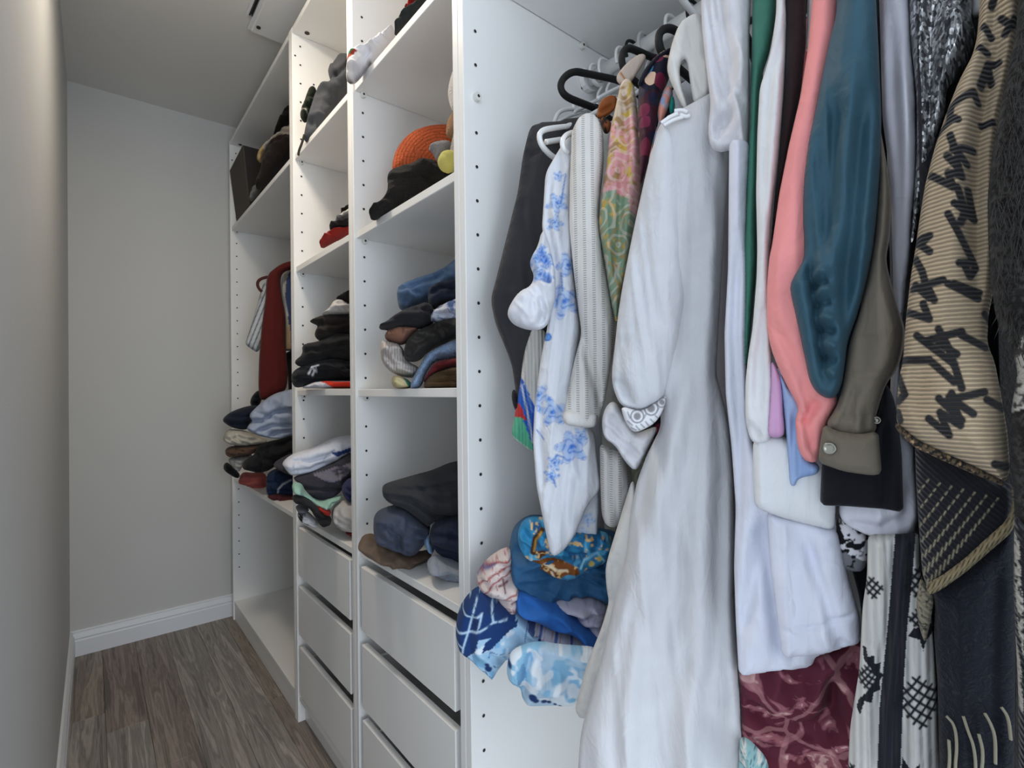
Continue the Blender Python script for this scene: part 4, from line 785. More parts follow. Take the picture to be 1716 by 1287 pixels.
for k, q in enumerate(([(1586, 1200), (1600, 1215), (1604, 1250), (1600, 1287), (1604, 1330)], [(1614, 1200), (1622, 1225), (1632, 1250), (1636, 1290), (1630, 1330)], [(1650, 1195), (1660, 1212), (1668, 1235), (1668, 1280)], [(1678, 1185), (1690, 1202), (1694, 1240)], [(1640, 1230), (1648, 1260), (1644, 1300)], [(1590, 1240), (1592, 1275), (1586, 1320)])):
    tube('fringe_thread', [onR(x, y, .527) for x, y in q], .0011, plain('thread_ecru', '#8d8775', .9), e, n=6)
e = garment('shaggy_coat', 'black shaggy fur coat at the right edge of the picture', 'coat', .06)
blob('front', [(1716, -120), (1760, -120), (1780, 600), (1770, 1000), (1760, 1345), (1700, 1345), (1703, 1150), (1699, 980), (1700, 860), (1696, 760), (1694, 690), (1706, 620), (1688, 575), (1668, 530), (1660, 470), (1656, 400), (1655, 330), (1664, 250), (1682, 150), (1702, 60)], r=.500, T=.024, R=.02, col='#1b1918', kind='fuzzy', parent=e, g=4, folds=(.006, .02, 20, 3), seed=4,
     paint=[('P', [(1690, 640), (1716, 560), (1790, 560), (1790, 660), (1694, 690)], '#b8b5ae'), ('N', 7, 7, .55, '#3a3836', 3)])
hidden_body(e, .065, .72, '#1b1918', 'fuzzy', y0=.545, y1=1.0)
rngf = np.random.RandomState(3); V = []; Fc = []
for k in range(900):
    px = rngf.uniform(1658, 1730); py = rngf.uniform(10, 600)
    if px < np.interp(py, [10, 60, 150, 250, 330, 470, 530, 575, 600], [1716, 1706, 1686, 1668, 1659, 1664, 1672, 1690, 1698])+2: continue
    p0 = onR(px, py, .478); dx, dy = rngf.uniform(-9, 9), rngf.uniform(10, 24); p1 = onR(px+dx, py+dy, .471); p2 = onR(px+dx*1.9, py+dy*1.7, .474); w_ = onR(px+1.6, py, .478)-p0
    i = len(V); V += [p0, p0+w_, p1, p1+w_*.7, p2]; Fc += [(i, i+1, i+3, i+2), (i+2, i+3, i+4)]
o = mesh_obj('fur_strands', V, Fc, plain('fur_black', '#2a2725', .6), e); o['kind'] = 'stuff'
blob('patterned_scarf_edge', [(1700, 860), (1716, 880), (1740, 900), (1740, 1345), (1708, 1345), (1706, 1150), (1698, 980)], r=.482, T=.008, col='#17161a', kind='knit', parent=e, g=2.6, paint=[('P', [(1698, 890), (1708, 900), (1712, 980), (1716, 1010), (1716, 1100), (1706, 1050), (1700, 960)], '#a9a49a'), ('P', [(1702, 1060), (1712, 1120), (1716, 1200), (1708, 1180), (1702, 1120)], '#a9a49a'), ('N', 7, 9, .6, '#222126', 3)])

# ------------------------------------------------------------------ folded piles: clothes unit shelf
def F(name, label, cat, group, pts, **kw):
    kw.setdefault('soft', .5); kw.setdefault('lip', .009); kw.setdefault('T', .07); kw.setdefault('R', .05); kw.setdefault('g', 2.6)
    kw.setdefault('folds', (.015, .038, 62, 2.6))
    P_ = np.array(pts, float); (ax, ay), (bx2, by) = P_.min(0), P_.max(0)
    if not kw.get('creases') and by-ay > 16 and kw.get('kind') != 'woven':
        k_ = (len(label)*7) % 10/10.; kw['creases'] = [([(ax-5, ay+(by-ay)*(.38+.1*k_)), ((ax+bx2)/2, ay+(by-ay)*(.45-.1*k_)), (bx2+5, ay+(by-ay)*(.33+.12*k_))], -.010, .007), ([(ax-5, ay+(by-ay)*(.66+.1*k_)), ((ax+bx2)/2, ay+(by-ay)*(.72-.08*k_)), (bx2+5, ay+(by-ay)*(.62+.12*k_))], -.010, .006)]
    return thing(name, label, cat, group, pts, **kw)
G4 = 'folded clothes on the low shelf under the hanging clothes'
F('marbled_scarf', 'deep blue scarf bowl with turquoise and gold marbling, on top of the low pile', 'scarf', G4, [(880, 864), (905, 862), (940, 875), (1000, 885), (1034, 890), (1040, 930), (1030, 1000), (1016, 1008), (985, 992), (935, 996), (894, 991), (868, 978), (857, 953), (853, 918), (859, 884)], r=.895, T=.07, R=.05, col='#27577f', kind='satin', seed=3,
  creases=[([(862, 890), (862, 930), (880, 965), (930, 985), (1010, 975)], .010, .014), ([(870, 960), (930, 1000), (1010, 985)], -.006, .008)])
F('marbled_fold', 'turquoise and gold marbled fold inside the deep blue scarf bowl', 'scarf', G4, [(877, 868), (905, 864), (945, 880), (1000, 888), (1026, 895), (1020, 940), (985, 956), (955, 974), (925, 966), (893, 945), (872, 925), (866, 895)], r=.822, T=.022, R=.03, col='#2c83b0', kind='satin', seed=7, g=1.7, folds=(.008, .03, 50, 2), creases=[([(905, 866), (898, 905), (912, 930)], -.008, .007), ([(915, 932), (960, 925), (1015, 920)], -.008, .006)],
  paint=[('N', 20, 16, .55, '#1d5f8c', 3), ('N', 14, 18, .64, '#5fb0d2', 9), ('P', [(930, 930), (1030, 925), (1030, 960), (960, 980), (930, 960)], '#235f86', .6), ('L', [[(910, 882), (898, 896), (893, 922), (914, 920), (904, 928)]], 8, '#4a2a0c'), ('L', [[(908, 886), (899, 900), (896, 918)]], 3.5, '#b98a3c'),
         ('P', [(890, 938), (912, 930), (945, 934), (966, 942), (972, 956), (952, 958), (938, 966), (928, 976), (920, 964), (904, 952)], '#7a4312'), ('N', 9, 8, .66, '#d9b27a', 4), ('L', [[(915, 940), (935, 952), (950, 950)], [(925, 955), (930, 968)]], 5, '#e6cfae'), ('L', [[(972, 945), (978, 930), (1000, 922), (1012, 935), (1005, 950)]], 3, '#8fc4da'), ('C', [(990, 938, 5), (1003, 930, 4)], '#b3a45a')])
F('embroidered_top', 'cream top with red and blue embroidery lines at the left of the low pile', 'top', G4, [(797, 962), (812, 940), (836, 922), (856, 916), (862, 950), (875, 978), (868, 1022), (850, 1016), (842, 1006), (818, 990), (802, 982)], r=.865, T=.05, col='#d6c8c4', g=1.9, seed=2,
  paint=[('L', [[(800, 955), (815, 940), (836, 930), (858, 925)], [(803, 968), (820, 950), (840, 941), (862, 938)], [(812, 978), (826, 960), (842, 950), (860, 946)], [(828, 1000), (838, 985), (850, 978), (866, 972)]], 2.2, '#8f2a30'), ('L', [[(798, 962), (810, 945), (830, 934)]], 2, '#3d4f8f'), ('L', [[(836, 962), (850, 960)], [(842, 954), (846, 970)], [(848, 1006), (856, 1000)], [(856, 990), (866, 985)], [(846, 1003), (856, 1008)]], 2.2, '#6a2430'), ('V', 12, 10, .03, '#b05a5a', 2)])
F('bright_blue_top', 'plain bright blue top folded in the middle of the low pile', 'top', G4, [(864, 976), (891, 984), (917, 998), (946, 1008), (964, 1028), (993, 1048), (1010, 1058), (1000, 1078), (964, 1058), (923, 1046), (877, 1022), (862, 1010)], r=.845, T=.05, col='#2f68b4', seed=5, creases=[([(870, 985), (920, 1012), (970, 1050)], -.005, .007)])
F('lace_print_top', 'grey lilac flower print top between the blue bowl and the bright blue top', 'top', G4, [(898, 990), (935, 992), (981, 990), (1018, 1004), (1014, 1040), (1003, 1056), (980, 1042), (950, 1018), (920, 1004)], r=.865, T=.05, col='#b7b4c4', kind='lacefloral', seed=6)
F('striped_tshirt', 'white top with thin navy and pink stripes under the bright blue top', 'top', G4, [(870, 1018), (923, 1042), (964, 1057), (1002, 1072), (998, 1088), (952, 1082), (923, 1072), (898, 1052), (880, 1036)], r=.855, T=.05, col='#d5d2da', g=1.9, paint=[('S', 20, 26, .22, '#5a6fae'), ('S', 20, 13, .15, '#b8868f'), ('P', [(875, 1020), (900, 1030), (895, 1046), (878, 1034)], '#4d5f8c')])
TD = '#1d3a6e'
F('tie_dye_dress', 'light blue tie-dye dress with navy net pattern spilling over the shelf edge', 'dress', G4, [(798, 983), (815, 986), (833, 1001), (862, 1018), (900, 1050), (923, 1068), (964, 1078), (1000, 1086), (990, 1110), (940, 1105), (880, 1080), (862, 1090), (842, 1105), (828, 1126), (815, 1112), (798, 1098), (777, 1084), (764, 1064), (766, 1029), (777, 1003)], r=.835, T=.06, col='#a9cbe4', g=1.9, seed=3,
  folds=(.008, .05, 40, 3), creases=[([(800, 1000), (790, 1050), (800, 1090)], -.008, .010), ([(850, 1030), (880, 1060), (940, 1085)], -.010, .010), ([(815, 1060), (840, 1085), (850, 1100)], -.008, .008)],
  paint=[('N', 26, 22, .55, '#7fb4d8', 2), ('N', 18, 20, .62, '#dfeaf2', 6), ('P', [(798, 983), (815, 986), (833, 1001), (866, 1016), (862, 1032), (830, 1040), (808, 1040), (800, 1066), (782, 1084), (764, 1064), (766, 1029), (777, 1003)], TD), ('L', [[(776, 1006), (796, 1012), (812, 1004)], [(796, 1012), (802, 990)], [(796, 1012), (790, 1035), (768, 1040)], [(790, 1035), (806, 1030), (812, 1004)], [(806, 1030), (830, 1018), (850, 1020)], [(830, 1018), (826, 998)], [(768, 1056), (782, 1060), (790, 1035)], [(782, 1060), (780, 1080)]], 2.6, '#bcd6ec'),
         ('P', [(818, 1046), (845, 1030), (868, 1026), (866, 1036), (846, 1042), (826, 1058), (812, 1064)], TD), ('P', [(890, 1064), (904, 1055), (908, 1064), (898, 1076), (886, 1078)], TD), ('C', [(822, 1092, 6), (820, 1084, 4)], TD), ('L', [[(945, 1100), (960, 1106)], [(966, 1104), (980, 1112)]], 4, TD), ('V', 30, 30, .02, TD, 8)])
F('tie_dye_hem', 'hanging hem of pale tie-dye cloth with navy leaf dots, lowest on the shelf', 'dress', G4, [(856, 1090), (880, 1078), (905, 1074), (940, 1080), (1000, 1084), (1004, 1110), (985, 1145), (966, 1172), (949, 1177), (906, 1180), (876, 1176), (872, 1148), (849, 1136), (850, 1110)], r=.765, T=.025, col='#b9d2e6', g=1.9, seed=8,
  folds=(.008, .05, 70, 3), creases=[([(893, 1085), (882, 1120), (874, 1165)], -.012, .007), ([(900, 1100), (940, 1120), (975, 1145)], -.006, .010)],
  paint=[('N', 24, 22, .52, '#8fc0de', 3), ('N', 20, 16, .6, '#e2ebf3', 7), ('P', [(868, 1112), (878, 1100), (884, 1120), (870, 1135)], '#6f9fc4'), ('C', [(854, 1106, 5), (894, 1152, 7), (899, 1158, 5), (912, 1161, 5), (920, 1163, 4), (930, 1167, 3), (938, 1169, 3), (945, 1171, 2.5)], TD)])
F('burgundy_print_dress', 'burgundy dress with dusty pink flower print bundled at the bottom of the row', 'dress', G4, [(1238, 1118), (1290, 1105), (1360, 1090), (1440, 1065), (1460, 1080), (1462, 1345), (1280, 1345), (1262, 1290), (1244, 1240)], r=.588, lean=(.075, .14), T=.016, R=.06, col='#5c2233', kind='maroonfloral', g=4.5, seed=4, folds=(.016, .06, 30, 2),
  creases=[([(1395, 1120), (1398, 1180), (1370, 1230), (1390, 1290)], -.022, .010), ([(1250, 1170), (1300, 1220), (1370, 1225)], -.016, .010), ([(1260, 1250), (1320, 1270), (1370, 1260)], -.014, .010)])
F('turquoise_print_scarf', 'turquoise print cloth, a small corner below the burgundy dress', 'scarf', G4, [(1240, 1232), (1258, 1240), (1285, 1270), (1300, 1345), (1236, 1345)], r=.588, T=.010, col='#8fb7b8', g=2.2, paint=[('N', 8, 8, .56, '#d9d5cf', 3), ('V', 9, 9, .05, '#3a3a52', 7)])

# ------------------------------------------------------------------ drawer unit beside the hanging clothes
G3 = 'clothes piled in the drawer unit below the orange hat'
# bottom shelf
F('charcoal_jeans', 'charcoal jeans folded on top of the bottom pile of the middle unit', 'jeans', G3, [(640, 817), (645, 810), (693, 796), (724, 788), (755, 774), (790, 770), (800, 860), (768, 862), (729, 868), (718, 880), (701, 866), (678, 848), (652, 840), (641, 828)], X=1.04, T=.09, col='#333438', kind='plain', seed=2, folds=(.007, .06, 60, 3), creases=[([(645, 822), (690, 826), (730, 852), (765, 856)], -.014, .008), ([(650, 812), (700, 812), (770, 800)], -.010, .007), ([(690, 800), (720, 822), (760, 826)], -.008, .008)])
F('slate_trousers', 'slate blue trousers folded below the charcoal jeans', 'trousers', G3, [(627, 858), (657, 847), (675, 845), (695, 858), (719, 877), (722, 886), (712, 908), (694, 928), (668, 921), (629, 906), (625, 889)], X=1.07, T=.09, col='#464d5e', seed=4, creases=[([(633, 868), (650, 872), (668, 885), (672, 915)], -.014, .007), ([(655, 850), (690, 872), (718, 888)], -.014, .007), ([(690, 885), (708, 895), (700, 915)], -.012, .007), ([(632, 885), (655, 895), (690, 918)], -.008, .007)])
F('navy_trousers', 'navy trousers rolled at the right of the bottom pile, against the panel', 'trousers', G3, [(728, 872), (768, 862), (800, 860), (800, 950), (768, 940), (745, 932), (724, 916), (718, 894)], X=.96, T=.07, col='#262b40', seed=5, creases=[([(726, 890), (745, 886), (780, 890)], -.012, .007), ([(724, 905), (745, 912), (780, 915)], -.012, .007)])
F('ice_blue_garment', 'thin ice blue fold between the slate and the navy trousers', 'top', G3, [(708, 905), (719, 892), (727, 915), (728, 926), (716, 924)], X=1.0, T=.03, col='#7f9dbd', g=2.5)
F('brown_trousers', 'brown trousers rolled along the shelf above the drawers', 'trousers', G3, [(602, 905), (613, 893), (629, 897), (650, 912), (694, 926), (719, 921), (726, 930), (712, 941), (682, 949), (660, 946), (632, 934), (607, 921)], X=1.10, T=.05, b=38, col='#6c5a4c', seed=6, creases=[([(690, 930), (705, 938), (722, 930)], -.008, .006), ([(620, 905), (660, 925), (690, 940)], -.005, .008)])
F('grey_lace_top', 'pale grey lacy top at the front corner of the shelf above the drawers', 'top', G3, [(714, 942), (726, 929), (768, 940), (800, 950), (800, 990), (772, 980), (738, 966), (718, 953)], X=.93, T=.05, col='#9aa2ae', kind='lacefloral', seed=3)
# middle shelf
F('denim_shirt', 'light blue denim shirt crumpled on top of the eye-level pile', 'shirt', G3, [(665, 487), (673, 480), (701, 468), (737, 457), (760, 439), (800, 425), (800, 490), (740, 500), (716, 509), (693, 518), (671, 522), (666, 507)], X=1.06, T=.08, col='#5b7596', kind='denim', seed=3, folds=(.012, .04, 40, 2), creases=[([(672, 495), (690, 490), (715, 480), (755, 465)], -.012, .007), ([(680, 515), (690, 497), (705, 500)], -.012, .006)])
F('navy_hoodie', 'dark navy hoodie bunched next to the light denim shirt', 'hoodie', G3, [(718, 484), (732, 475), (762, 472), (800, 470), (800, 520), (739, 508), (728, 522), (716, 506)], X=.98, T=.06, col='#272c3d', seed=6, creases=[([(722, 500), (740, 488), (765, 490)], -.012, .006)])
F('porcelain_print_top', 'white top with grey-blue print sticking out of the eye-level pile', 'top', G3, [(719, 533), (729, 517), (762, 501), (800, 496), (800, 545), (764, 537), (739, 543), (722, 539)], X=.95, T=.05, col='#cdd3e2', g=1.9, seed=4, folds=(.012, .03, 40, 2), paint=[('N', 12, 9, .55, '#6d83ae', 3), ('V', 14, 12, .04, '#4f6594', 6)])
F('black_sweater', 'black sweater draped across the eye-level pile below the denim', 'sweater', G3, [(634, 546), (650, 539), (665, 527), (690, 516), (714, 509), (729, 521), (722, 533), (730, 541), (701, 554), (673, 549), (655, 557), (647, 553), (637, 553)], X=1.04, T=.09, col='#26252a', seed=2)
F('rust_shirt', 'rust brown shirt fold below the black sweater', 'shirt', G3, [(645, 556), (668, 547), (706, 552), (692, 565), (676, 580), (657, 575), (645, 569)], X=1.06, T=.08, col='#8a6250', seed=7, creases=[([(655, 555), (660, 565), (656, 574)], -.008, .006), ([(672, 550), (675, 565)], -.006, .006)])
F('dark_olive_trousers', 'blackish olive trousers across the middle of the eye-level pile', 'trousers', G3, [(675, 592), (684, 566), (702, 554), (730, 541), (764, 534), (800, 530), (800, 560), (764, 567), (719, 588), (702, 607), (680, 606)], X=1.00, T=.08, col='#2d2b29', kind='satin', seed=8, creases=[([(690, 580), (720, 565), (760, 550)], -.010, .008), ([(685, 600), (700, 585), (730, 570)], -.008, .007)])
F('oatmeal_cardigan', 'oatmeal white cardigan folded at the left of the eye-level pile', 'cardigan', G3, [(636, 580), (640, 569), (656, 573), (674, 578), (682, 606), (705, 616), (700, 628), (688, 635), (656, 626), (639, 606)], X=1.08, T=.08, col='#cbc2bc', kind='rib', seed=3, creases=[([(640, 590), (660, 612), (695, 622)], -.008, .005), ([(645, 600), (665, 622), (690, 630)], -.008, .004), ([(650, 580), (670, 600), (690, 612)], -.006, .006)])
F('sky_blue_knit', 'sky blue knit sleeve twisting down the front of the eye-level pile', 'sweater', G3, [(714, 592), (737, 579), (764, 568), (800, 560), (800, 600), (764, 601), (730, 604), (715, 623), (705, 652), (685, 652), (692, 632), (704, 612)], X=.97, T=.05, col='#93aed4', kind='knit', seed=5)
F('red_shirt', 'dark red shirt wedged above the brown corduroy', 'shirt', G3, [(715, 625), (729, 605), (764, 599), (800, 598), (800, 622), (764, 616), (731, 624), (707, 646)], X=.94, T=.04, col='#6a2429', seed=4)
F('brown_corduroy', 'brown corduroy garment at the bottom right of the eye-level pile', 'trousers', G3, [(706, 652), (719, 627), (764, 613), (800, 612), (800, 653), (764, 653)], X=.93, T=.05, col='#5a452c', kind='cord', seed=6)
F('cream_green_top', 'small cream and green top at the base of the eye-level pile', 'top', G3, [(655, 632), (668, 628), (688, 638), (692, 651), (658, 651)], X=1.05, T=.06, col='#cfbf92', g=2, paint=[('P', [(670, 626), (692, 636), (692, 655), (682, 646)], '#3f7f66')])
# upper shelf
def rings(cx, cy, n, s): return [(cx, cy, k*s, 1.6) for k in range(2, n)]
F('orange_straw_hat', 'round orange woven straw hat leaning on the upper shelf', 'hat', None, [(656, 286), (659, 264), (668, 244), (688, 223), (714, 213), (739, 210), (762, 212), (775, 240), (760, 280), (729, 290), (693, 292), (665, 293)], X=1.10, T=.030, R=.02, col='#d8663c', kind='woven', g=1.8, folds=None, seed=2, paint=[('E', rings(738, 285, 15, 5.6), '#a04a22')], b=32)
ps = empty('plush_toy', (.92, .62, 1.5)); tag(ps, 'plush toy with grey, yellow and tan fabric beside the orange hat', 'toy')
blob('arm', [(716, 249), (727, 241), (752, 238), (764, 250), (752, 262), (732, 273), (726, 258)], X=.97, T=.03, col='#8f8c8e', kind='fuzzy', parent=ps, g=2.4, soft=.8)
blob('ball', [(732, 272), (737, 258), (750, 253), (766, 256), (772, 272), (764, 287), (750, 291), (738, 286)], X=.93, T=.028, R=.03, col='#c3bd6c', parent=ps, g=2.4, soft=1, creases=[([(740, 262), (756, 278), (770, 282)], -.003, .004)])
blob('ear', [(748, 232), (747, 214), (752, 196), (760, 188), (780, 190), (785, 240)], X=.93, T=.025, col='#9c7a5c', kind='fuzzy', parent=ps, g=2.6, soft=1)
blob('fluff', [(750, 162), (752, 140), (758, 120), (775, 112), (790, 150), (780, 200), (758, 190)], X=.90, T=.03, col='#d5d0cc', kind='fuzzy', parent=ps, g=2.6, soft=1)
blob('body', [(752, 262), (762, 210), (775, 160), (800, 150), (805, 296), (760, 296)], X=.91, T=.03, col='#a59d98', kind='fuzzy', parent=ps, g=3.5, soft=1)
F('fuzzy_black_scarf', 'fuzzy black scarf spread along the upper shelf under the orange hat', 'scarf', G3, [(650, 298), (662, 287), (706, 274), (734, 272), (744, 288), (775, 284), (775, 300), (740, 308), (700, 330), (660, 352), (622, 372), (620, 360), (624, 352), (640, 340), (652, 330)], X=1.06, T=.05, b=38, col='#211e1c', kind='fuzzy', seed=3, folds=(.010, .04, 50, 2))
# top shelf
F('striped_cloth_bag', 'white cloth bag with green and red stripes over the edge of the top shelf', 'bag', None, [(580, 139), (583, 120), (583, 103), (590, 95), (602, 86), (616, 83), (630, 73), (644, 59), (659, 48), (664, 58), (656, 71), (647, 85), (623, 104), (606, 127), (594, 139)], X=1.17, T=.035, col='#d4d3d8', g=1.8, b=35, seed=3, folds=(.010, .03, 60, 2), creases=[([(606, 130), (612, 108), (622, 92)], -.006, .005), ([(640, 68), (648, 74), (656, 66)], -.008, .004), ([(630, 84), (642, 84)], -.006, .004)],
  paint=[('P', [(580, 108), (586, 97), (594, 94), (600, 99), (592, 108), (583, 116)], '#3f8a5c'), ('P', [(582, 112), (600, 99), (604, 102), (590, 116), (583, 124)], '#9a3a2c'), ('P', [(584, 122), (603, 102), (610, 104), (596, 126), (594, 138), (582, 138)], '#e2dfdc'), ('L', [[(582, 138), (594, 140), (606, 128), (622, 106)]], 2, '#4b4b50')])
F('black_bundle', 'black garment rolled next to the white striped bag on the top shelf', 'sweater', G3, [(660, 63), (663, 47), (672, 31), (694, 16), (722, -2), (735, -15), (725, 5), (708, 20), (694, 37), (676, 49)], X=1.02, T=.04, b=34, col='#262a2a', seed=4)
F('red_bundle', 'red garment above the black roll on the top shelf', 'shirt', G3, [(672, 32), (682, 12), (688, -8), (700, -25), (735, -20), (722, 0), (694, 16)], X=1.03, T=.04, b=34, col='#9e2220', seed=5)

# ------------------------------------------------------------------ second drawer unit
G2 = 'clothes piled in the narrow unit with three drawers'
F('grey_trousers', 'grey trousers hanging over the top shelf edge of the narrow unit', 'trousers', G2, [(610, 96), (582, 99), (565, 98), (559, 108), (549, 114), (551, 128), (556, 140), (530, 150), (522, 174), (514, 203), (508, 231), (513, 240), (534, 242), (546, 220), (556, 190), (582, 158), (610, 140)], X=1.60, T=.05, col='#494b50', g=3, seed=3, folds=(.012, .05, 70, 3), creases=[([(556, 142), (572, 135), (590, 112)], -.014, .010), ([(535, 160), (528, 200), (520, 235)], -.006, .012), ([(558, 112), (560, 125), (566, 138)], -.010, .008), ([(550, 185), (560, 178), (580, 158)], -.008, .008)])
F('dark_green_sock', 'dark green cloth with a white band beside the grey trousers', 'sock', G2, [(505, 182), (512, 165), (516, 152), (530, 148), (532, 165), (522, 190), (514, 206), (507, 204), (502, 193)], X=1.64, T=.03, col='#24291f', g=2, paint=[('L', [[(503, 188), (511, 192), (516, 198)]], 2, '#b8b6a8')])
o = tube('drawstring', [onX(510, 226, 1.60), onX(506, 240, 1.60), onX(501, 252, 1.60), onX(500, 260, 1.60)], .0035, plain('cord_black', '#231d1a', .9), None, n=8); tag(o, 'black drawstring dangling under the grey trousers', 'cord')
F('red_tshirt', 'red T-shirt folded on the shelf above eye level in the narrow unit', 'shirt', G2, [(535, 419), (541, 402), (555, 388), (584, 384), (610, 382), (610, 392), (584, 394), (562, 404)], X=1.52, T=.045, col='#8a241f', g=2.4, b=30)
F('black_tshirt', 'black T-shirt right on top of the red folded one', 'shirt', G2, [(551, 382), (556, 376), (566, 371), (584, 367), (610, 364), (610, 386), (584, 387), (556, 389)], X=1.50, T=.045, col='#1e1c1f', g=2.4, b=30)
F('pale_tshirt', 'pale grey T-shirt above the black one in the narrow unit', 'shirt', G2, [(560, 371), (570, 362), (584, 354), (610, 348), (610, 368), (584, 369), (568, 372)], X=1.50, T=.04, col='#c4c1be', g=2.4, b=30)
F('topmost_dark_cloth', 'dark cloth topmost on the stack with the red T-shirt', 'shirt', G2, [(569, 359), (576, 352), (584, 347), (610, 340), (610, 352), (584, 357)], X=1.50, T=.04, col='#26211f', g=2.4, b=30)
F('black_top_bundle', 'small black bundle crowning the eye-level stack of the narrow unit', 'top', G2, [(561, 500), (570, 494), (584, 487), (610, 484), (610, 512), (584, 513), (570, 504)], X=1.50, T=.05, col='#1f1b1b', g=2.6)
F('white_towel', 'off-white ruffled cloth below the small black bundle', 'towel', G2, [(536, 527), (552, 517), (557, 506), (570, 501), (584, 510), (610, 514), (610, 530), (584, 528), (550, 531)], X=1.52, T=.06, col='#c9c4c1', g=2.4, folds=(.014, .03, 40, 1.5))
F('dark_brown_sweater', 'dark brown sweater jutting left in the narrow unit stack', 'sweater', G2, [(517, 537), (539, 529), (560, 525), (584, 528), (610, 528), (610, 562), (584, 562), (539, 574), (528, 566), (527, 556), (534, 546), (523, 542)], X=1.56, T=.07, col='#2c2522', g=2.8, folds=(.014, .05, 70, 3), creases=[([(534, 545), (555, 548), (584, 545)], -.016, .008), ([(530, 562), (555, 560), (584, 556)], -.012, .007), ([(548, 530), (540, 545), (550, 560)], -.008, .007)])
F('black_hoodie', 'black hoodie with layered folds under the dark brown sweater', 'hoodie', G2, [(505, 577), (539, 571), (562, 557), (584, 560), (610, 560), (610, 606), (584, 608), (550, 600), (520, 612), (502, 616), (491, 606), (508, 594)], X=1.57, T=.08, col='#232222', g=2.8, folds=(.014, .05, 70, 3), creases=[([(508, 592), (540, 588), (584, 578)], -.016, .008), ([(495, 607), (530, 600), (570, 590)], -.012, .008)])
F('black_jacket', 'black jacket with a small white mark, low in the narrow unit stack', 'jacket', G2, [(487, 628), (498, 616), (539, 603), (565, 600), (584, 605), (610, 606), (610, 640), (584, 640), (529, 641), (500, 651), (490, 646)], X=1.58, T=.08, col='#1b1c20', g=1.9, seed=3, paint=[('L', [[(519, 628), (524, 617), (528, 622)], [(524, 617), (534, 614)], [(528, 622), (525, 630)]], 2.6, '#d2d4d8'), ('L', [[(530, 615), (531, 625)]], 1.6, '#b9bcc2')])
F('white_red_shirt', 'white shirt with a bright red band flat on the eye-level shelf', 'shirt', G2, [(502, 651), (519, 642), (535, 638), (584, 637), (610, 637), (610, 651)], X=1.54, T=.06, col='#cfcdd4', g=1.9, paint=[('P', [(530, 636), (560, 638), (610, 640), (610, 655), (565, 655), (550, 645)], '#c8331f'), ('P', [(528, 634), (610, 634), (610, 641), (560, 640)], '#6b6470')])
# bottom shelf of the narrow unit
F('white_tshirt', 'white T-shirt with a navy mark reaching out over the shelf of the narrow unit', 'shirt', G2, [(471, 776), (488, 761), (524, 750), (560, 733), (584, 729), (615, 728), (615, 752), (586, 759), (560, 775), (524, 791), (488, 798), (478, 785)], X=1.56, T=.06, col='#d5d7e2', g=2, seed=5, folds=(.008, .04, 60, 3), creases=[([(485, 768), (520, 770), (560, 755)], -.009, .007), ([(490, 785), (520, 782), (550, 770)], -.008, .006), ([(500, 765), (495, 780), (500, 792)], -.006, .006)],
  paint=[('P', [(554, 752), (560, 755), (590, 746), (590, 754), (572, 758), (566, 762), (556, 756)], '#31457f'), ('L', [[(542, 768), (548, 758), (560, 750)]], 1.5, '#9aa0b4')])
F('grey_black_jacket', 'grey and black jacket folded below the white T-shirt', 'jacket', G2, [(487, 800), (527, 789), (560, 774), (587, 758), (615, 752), (615, 800), (587, 798), (574, 820), (565, 829), (536, 840), (510, 824), (505, 811)], X=1.52, T=.07, col='#34323a', g=1.9, seed=2, paint=[('P', [(524, 792), (562, 779), (588, 770), (586, 784), (575, 795), (555, 801)], '#716d79'), ('L', [[(560, 784), (572, 782)], [(562, 790), (574, 787)], [(564, 782), (566, 792)]], 1.8, '#26242a')])
F('mint_print_top', 'mint green top with dark sketch print in the lowest pile of the narrow unit', 'top', G2, [(489, 808), (506, 809), (511, 823), (534, 841), (560, 832), (575, 828), (566, 839), (550, 853), (534, 847), (514, 831), (490, 826)], X=1.47, T=.05, col='#9cc2b2', g=1.9, paint=[('L', [[(548, 846), (556, 838), (566, 834)], [(546, 850), (560, 842)]], 1.4, '#2c3a38')])
F('indigo_socks', 'round indigo bundle at the right of the lowest pile of the narrow unit', 'socks', G2, [(571, 818), (578, 806), (588, 799), (615, 800), (615, 838), (590, 838), (578, 837)], X=1.42, T=.05, col='#34365a', g=2.6)
F('pale_grey_sweatpants', 'pale grey sweatpants balled up above the top drawer', 'trousers', G2, [(555, 857), (565, 841), (588, 836), (615, 836), (615, 892), (588, 890), (570, 887), (557, 874)], X=1.42, T=.06, col='#b9b5b2', g=2.6, folds=(.010, .04, 60, 3), creases=[([(570, 845), (563, 865), (570, 882)], -.006, .006)])
F('black_leggings', 'black leggings with a thin white piping under the mint top', 'leggings', G2, [(488, 828), (511, 830), (534, 850), (556, 866), (556, 877), (538, 882), (528, 868), (518, 848), (492, 843)], X=1.45, T=.045, col='#1d1c20', g=2, paint=[('L', [[(516, 850), (526, 866), (538, 880)]], 1.8, '#d7d5d4')])
F('red_trim_top', 'small red cloth patch between the mint top and the black leggings', 'top', G2, [(530, 847), (540, 850), (553, 852), (556, 862), (548, 864), (538, 858)], X=1.43, T=.03, col='#a02c24', g=2.4)
F('grey_sock', 'grey cloth fold above the black and white printed one', 'sock', G2, [(494, 846), (512, 845), (520, 856), (510, 858), (498, 858)], X=1.5, T=.04, col='#6b6870', g=2.4)
F('black_white_print_top', 'black and white spotted top lowest above the far drawers', 'top', G2, [(497, 858), (512, 854), (524, 863), (536, 878), (530, 881), (516, 880), (501, 872)], X=1.48, T=.04, col='#c9c6c6', g=1.7, paint=[('N', 8, 6, .52, '#1c1b1e', 4)])
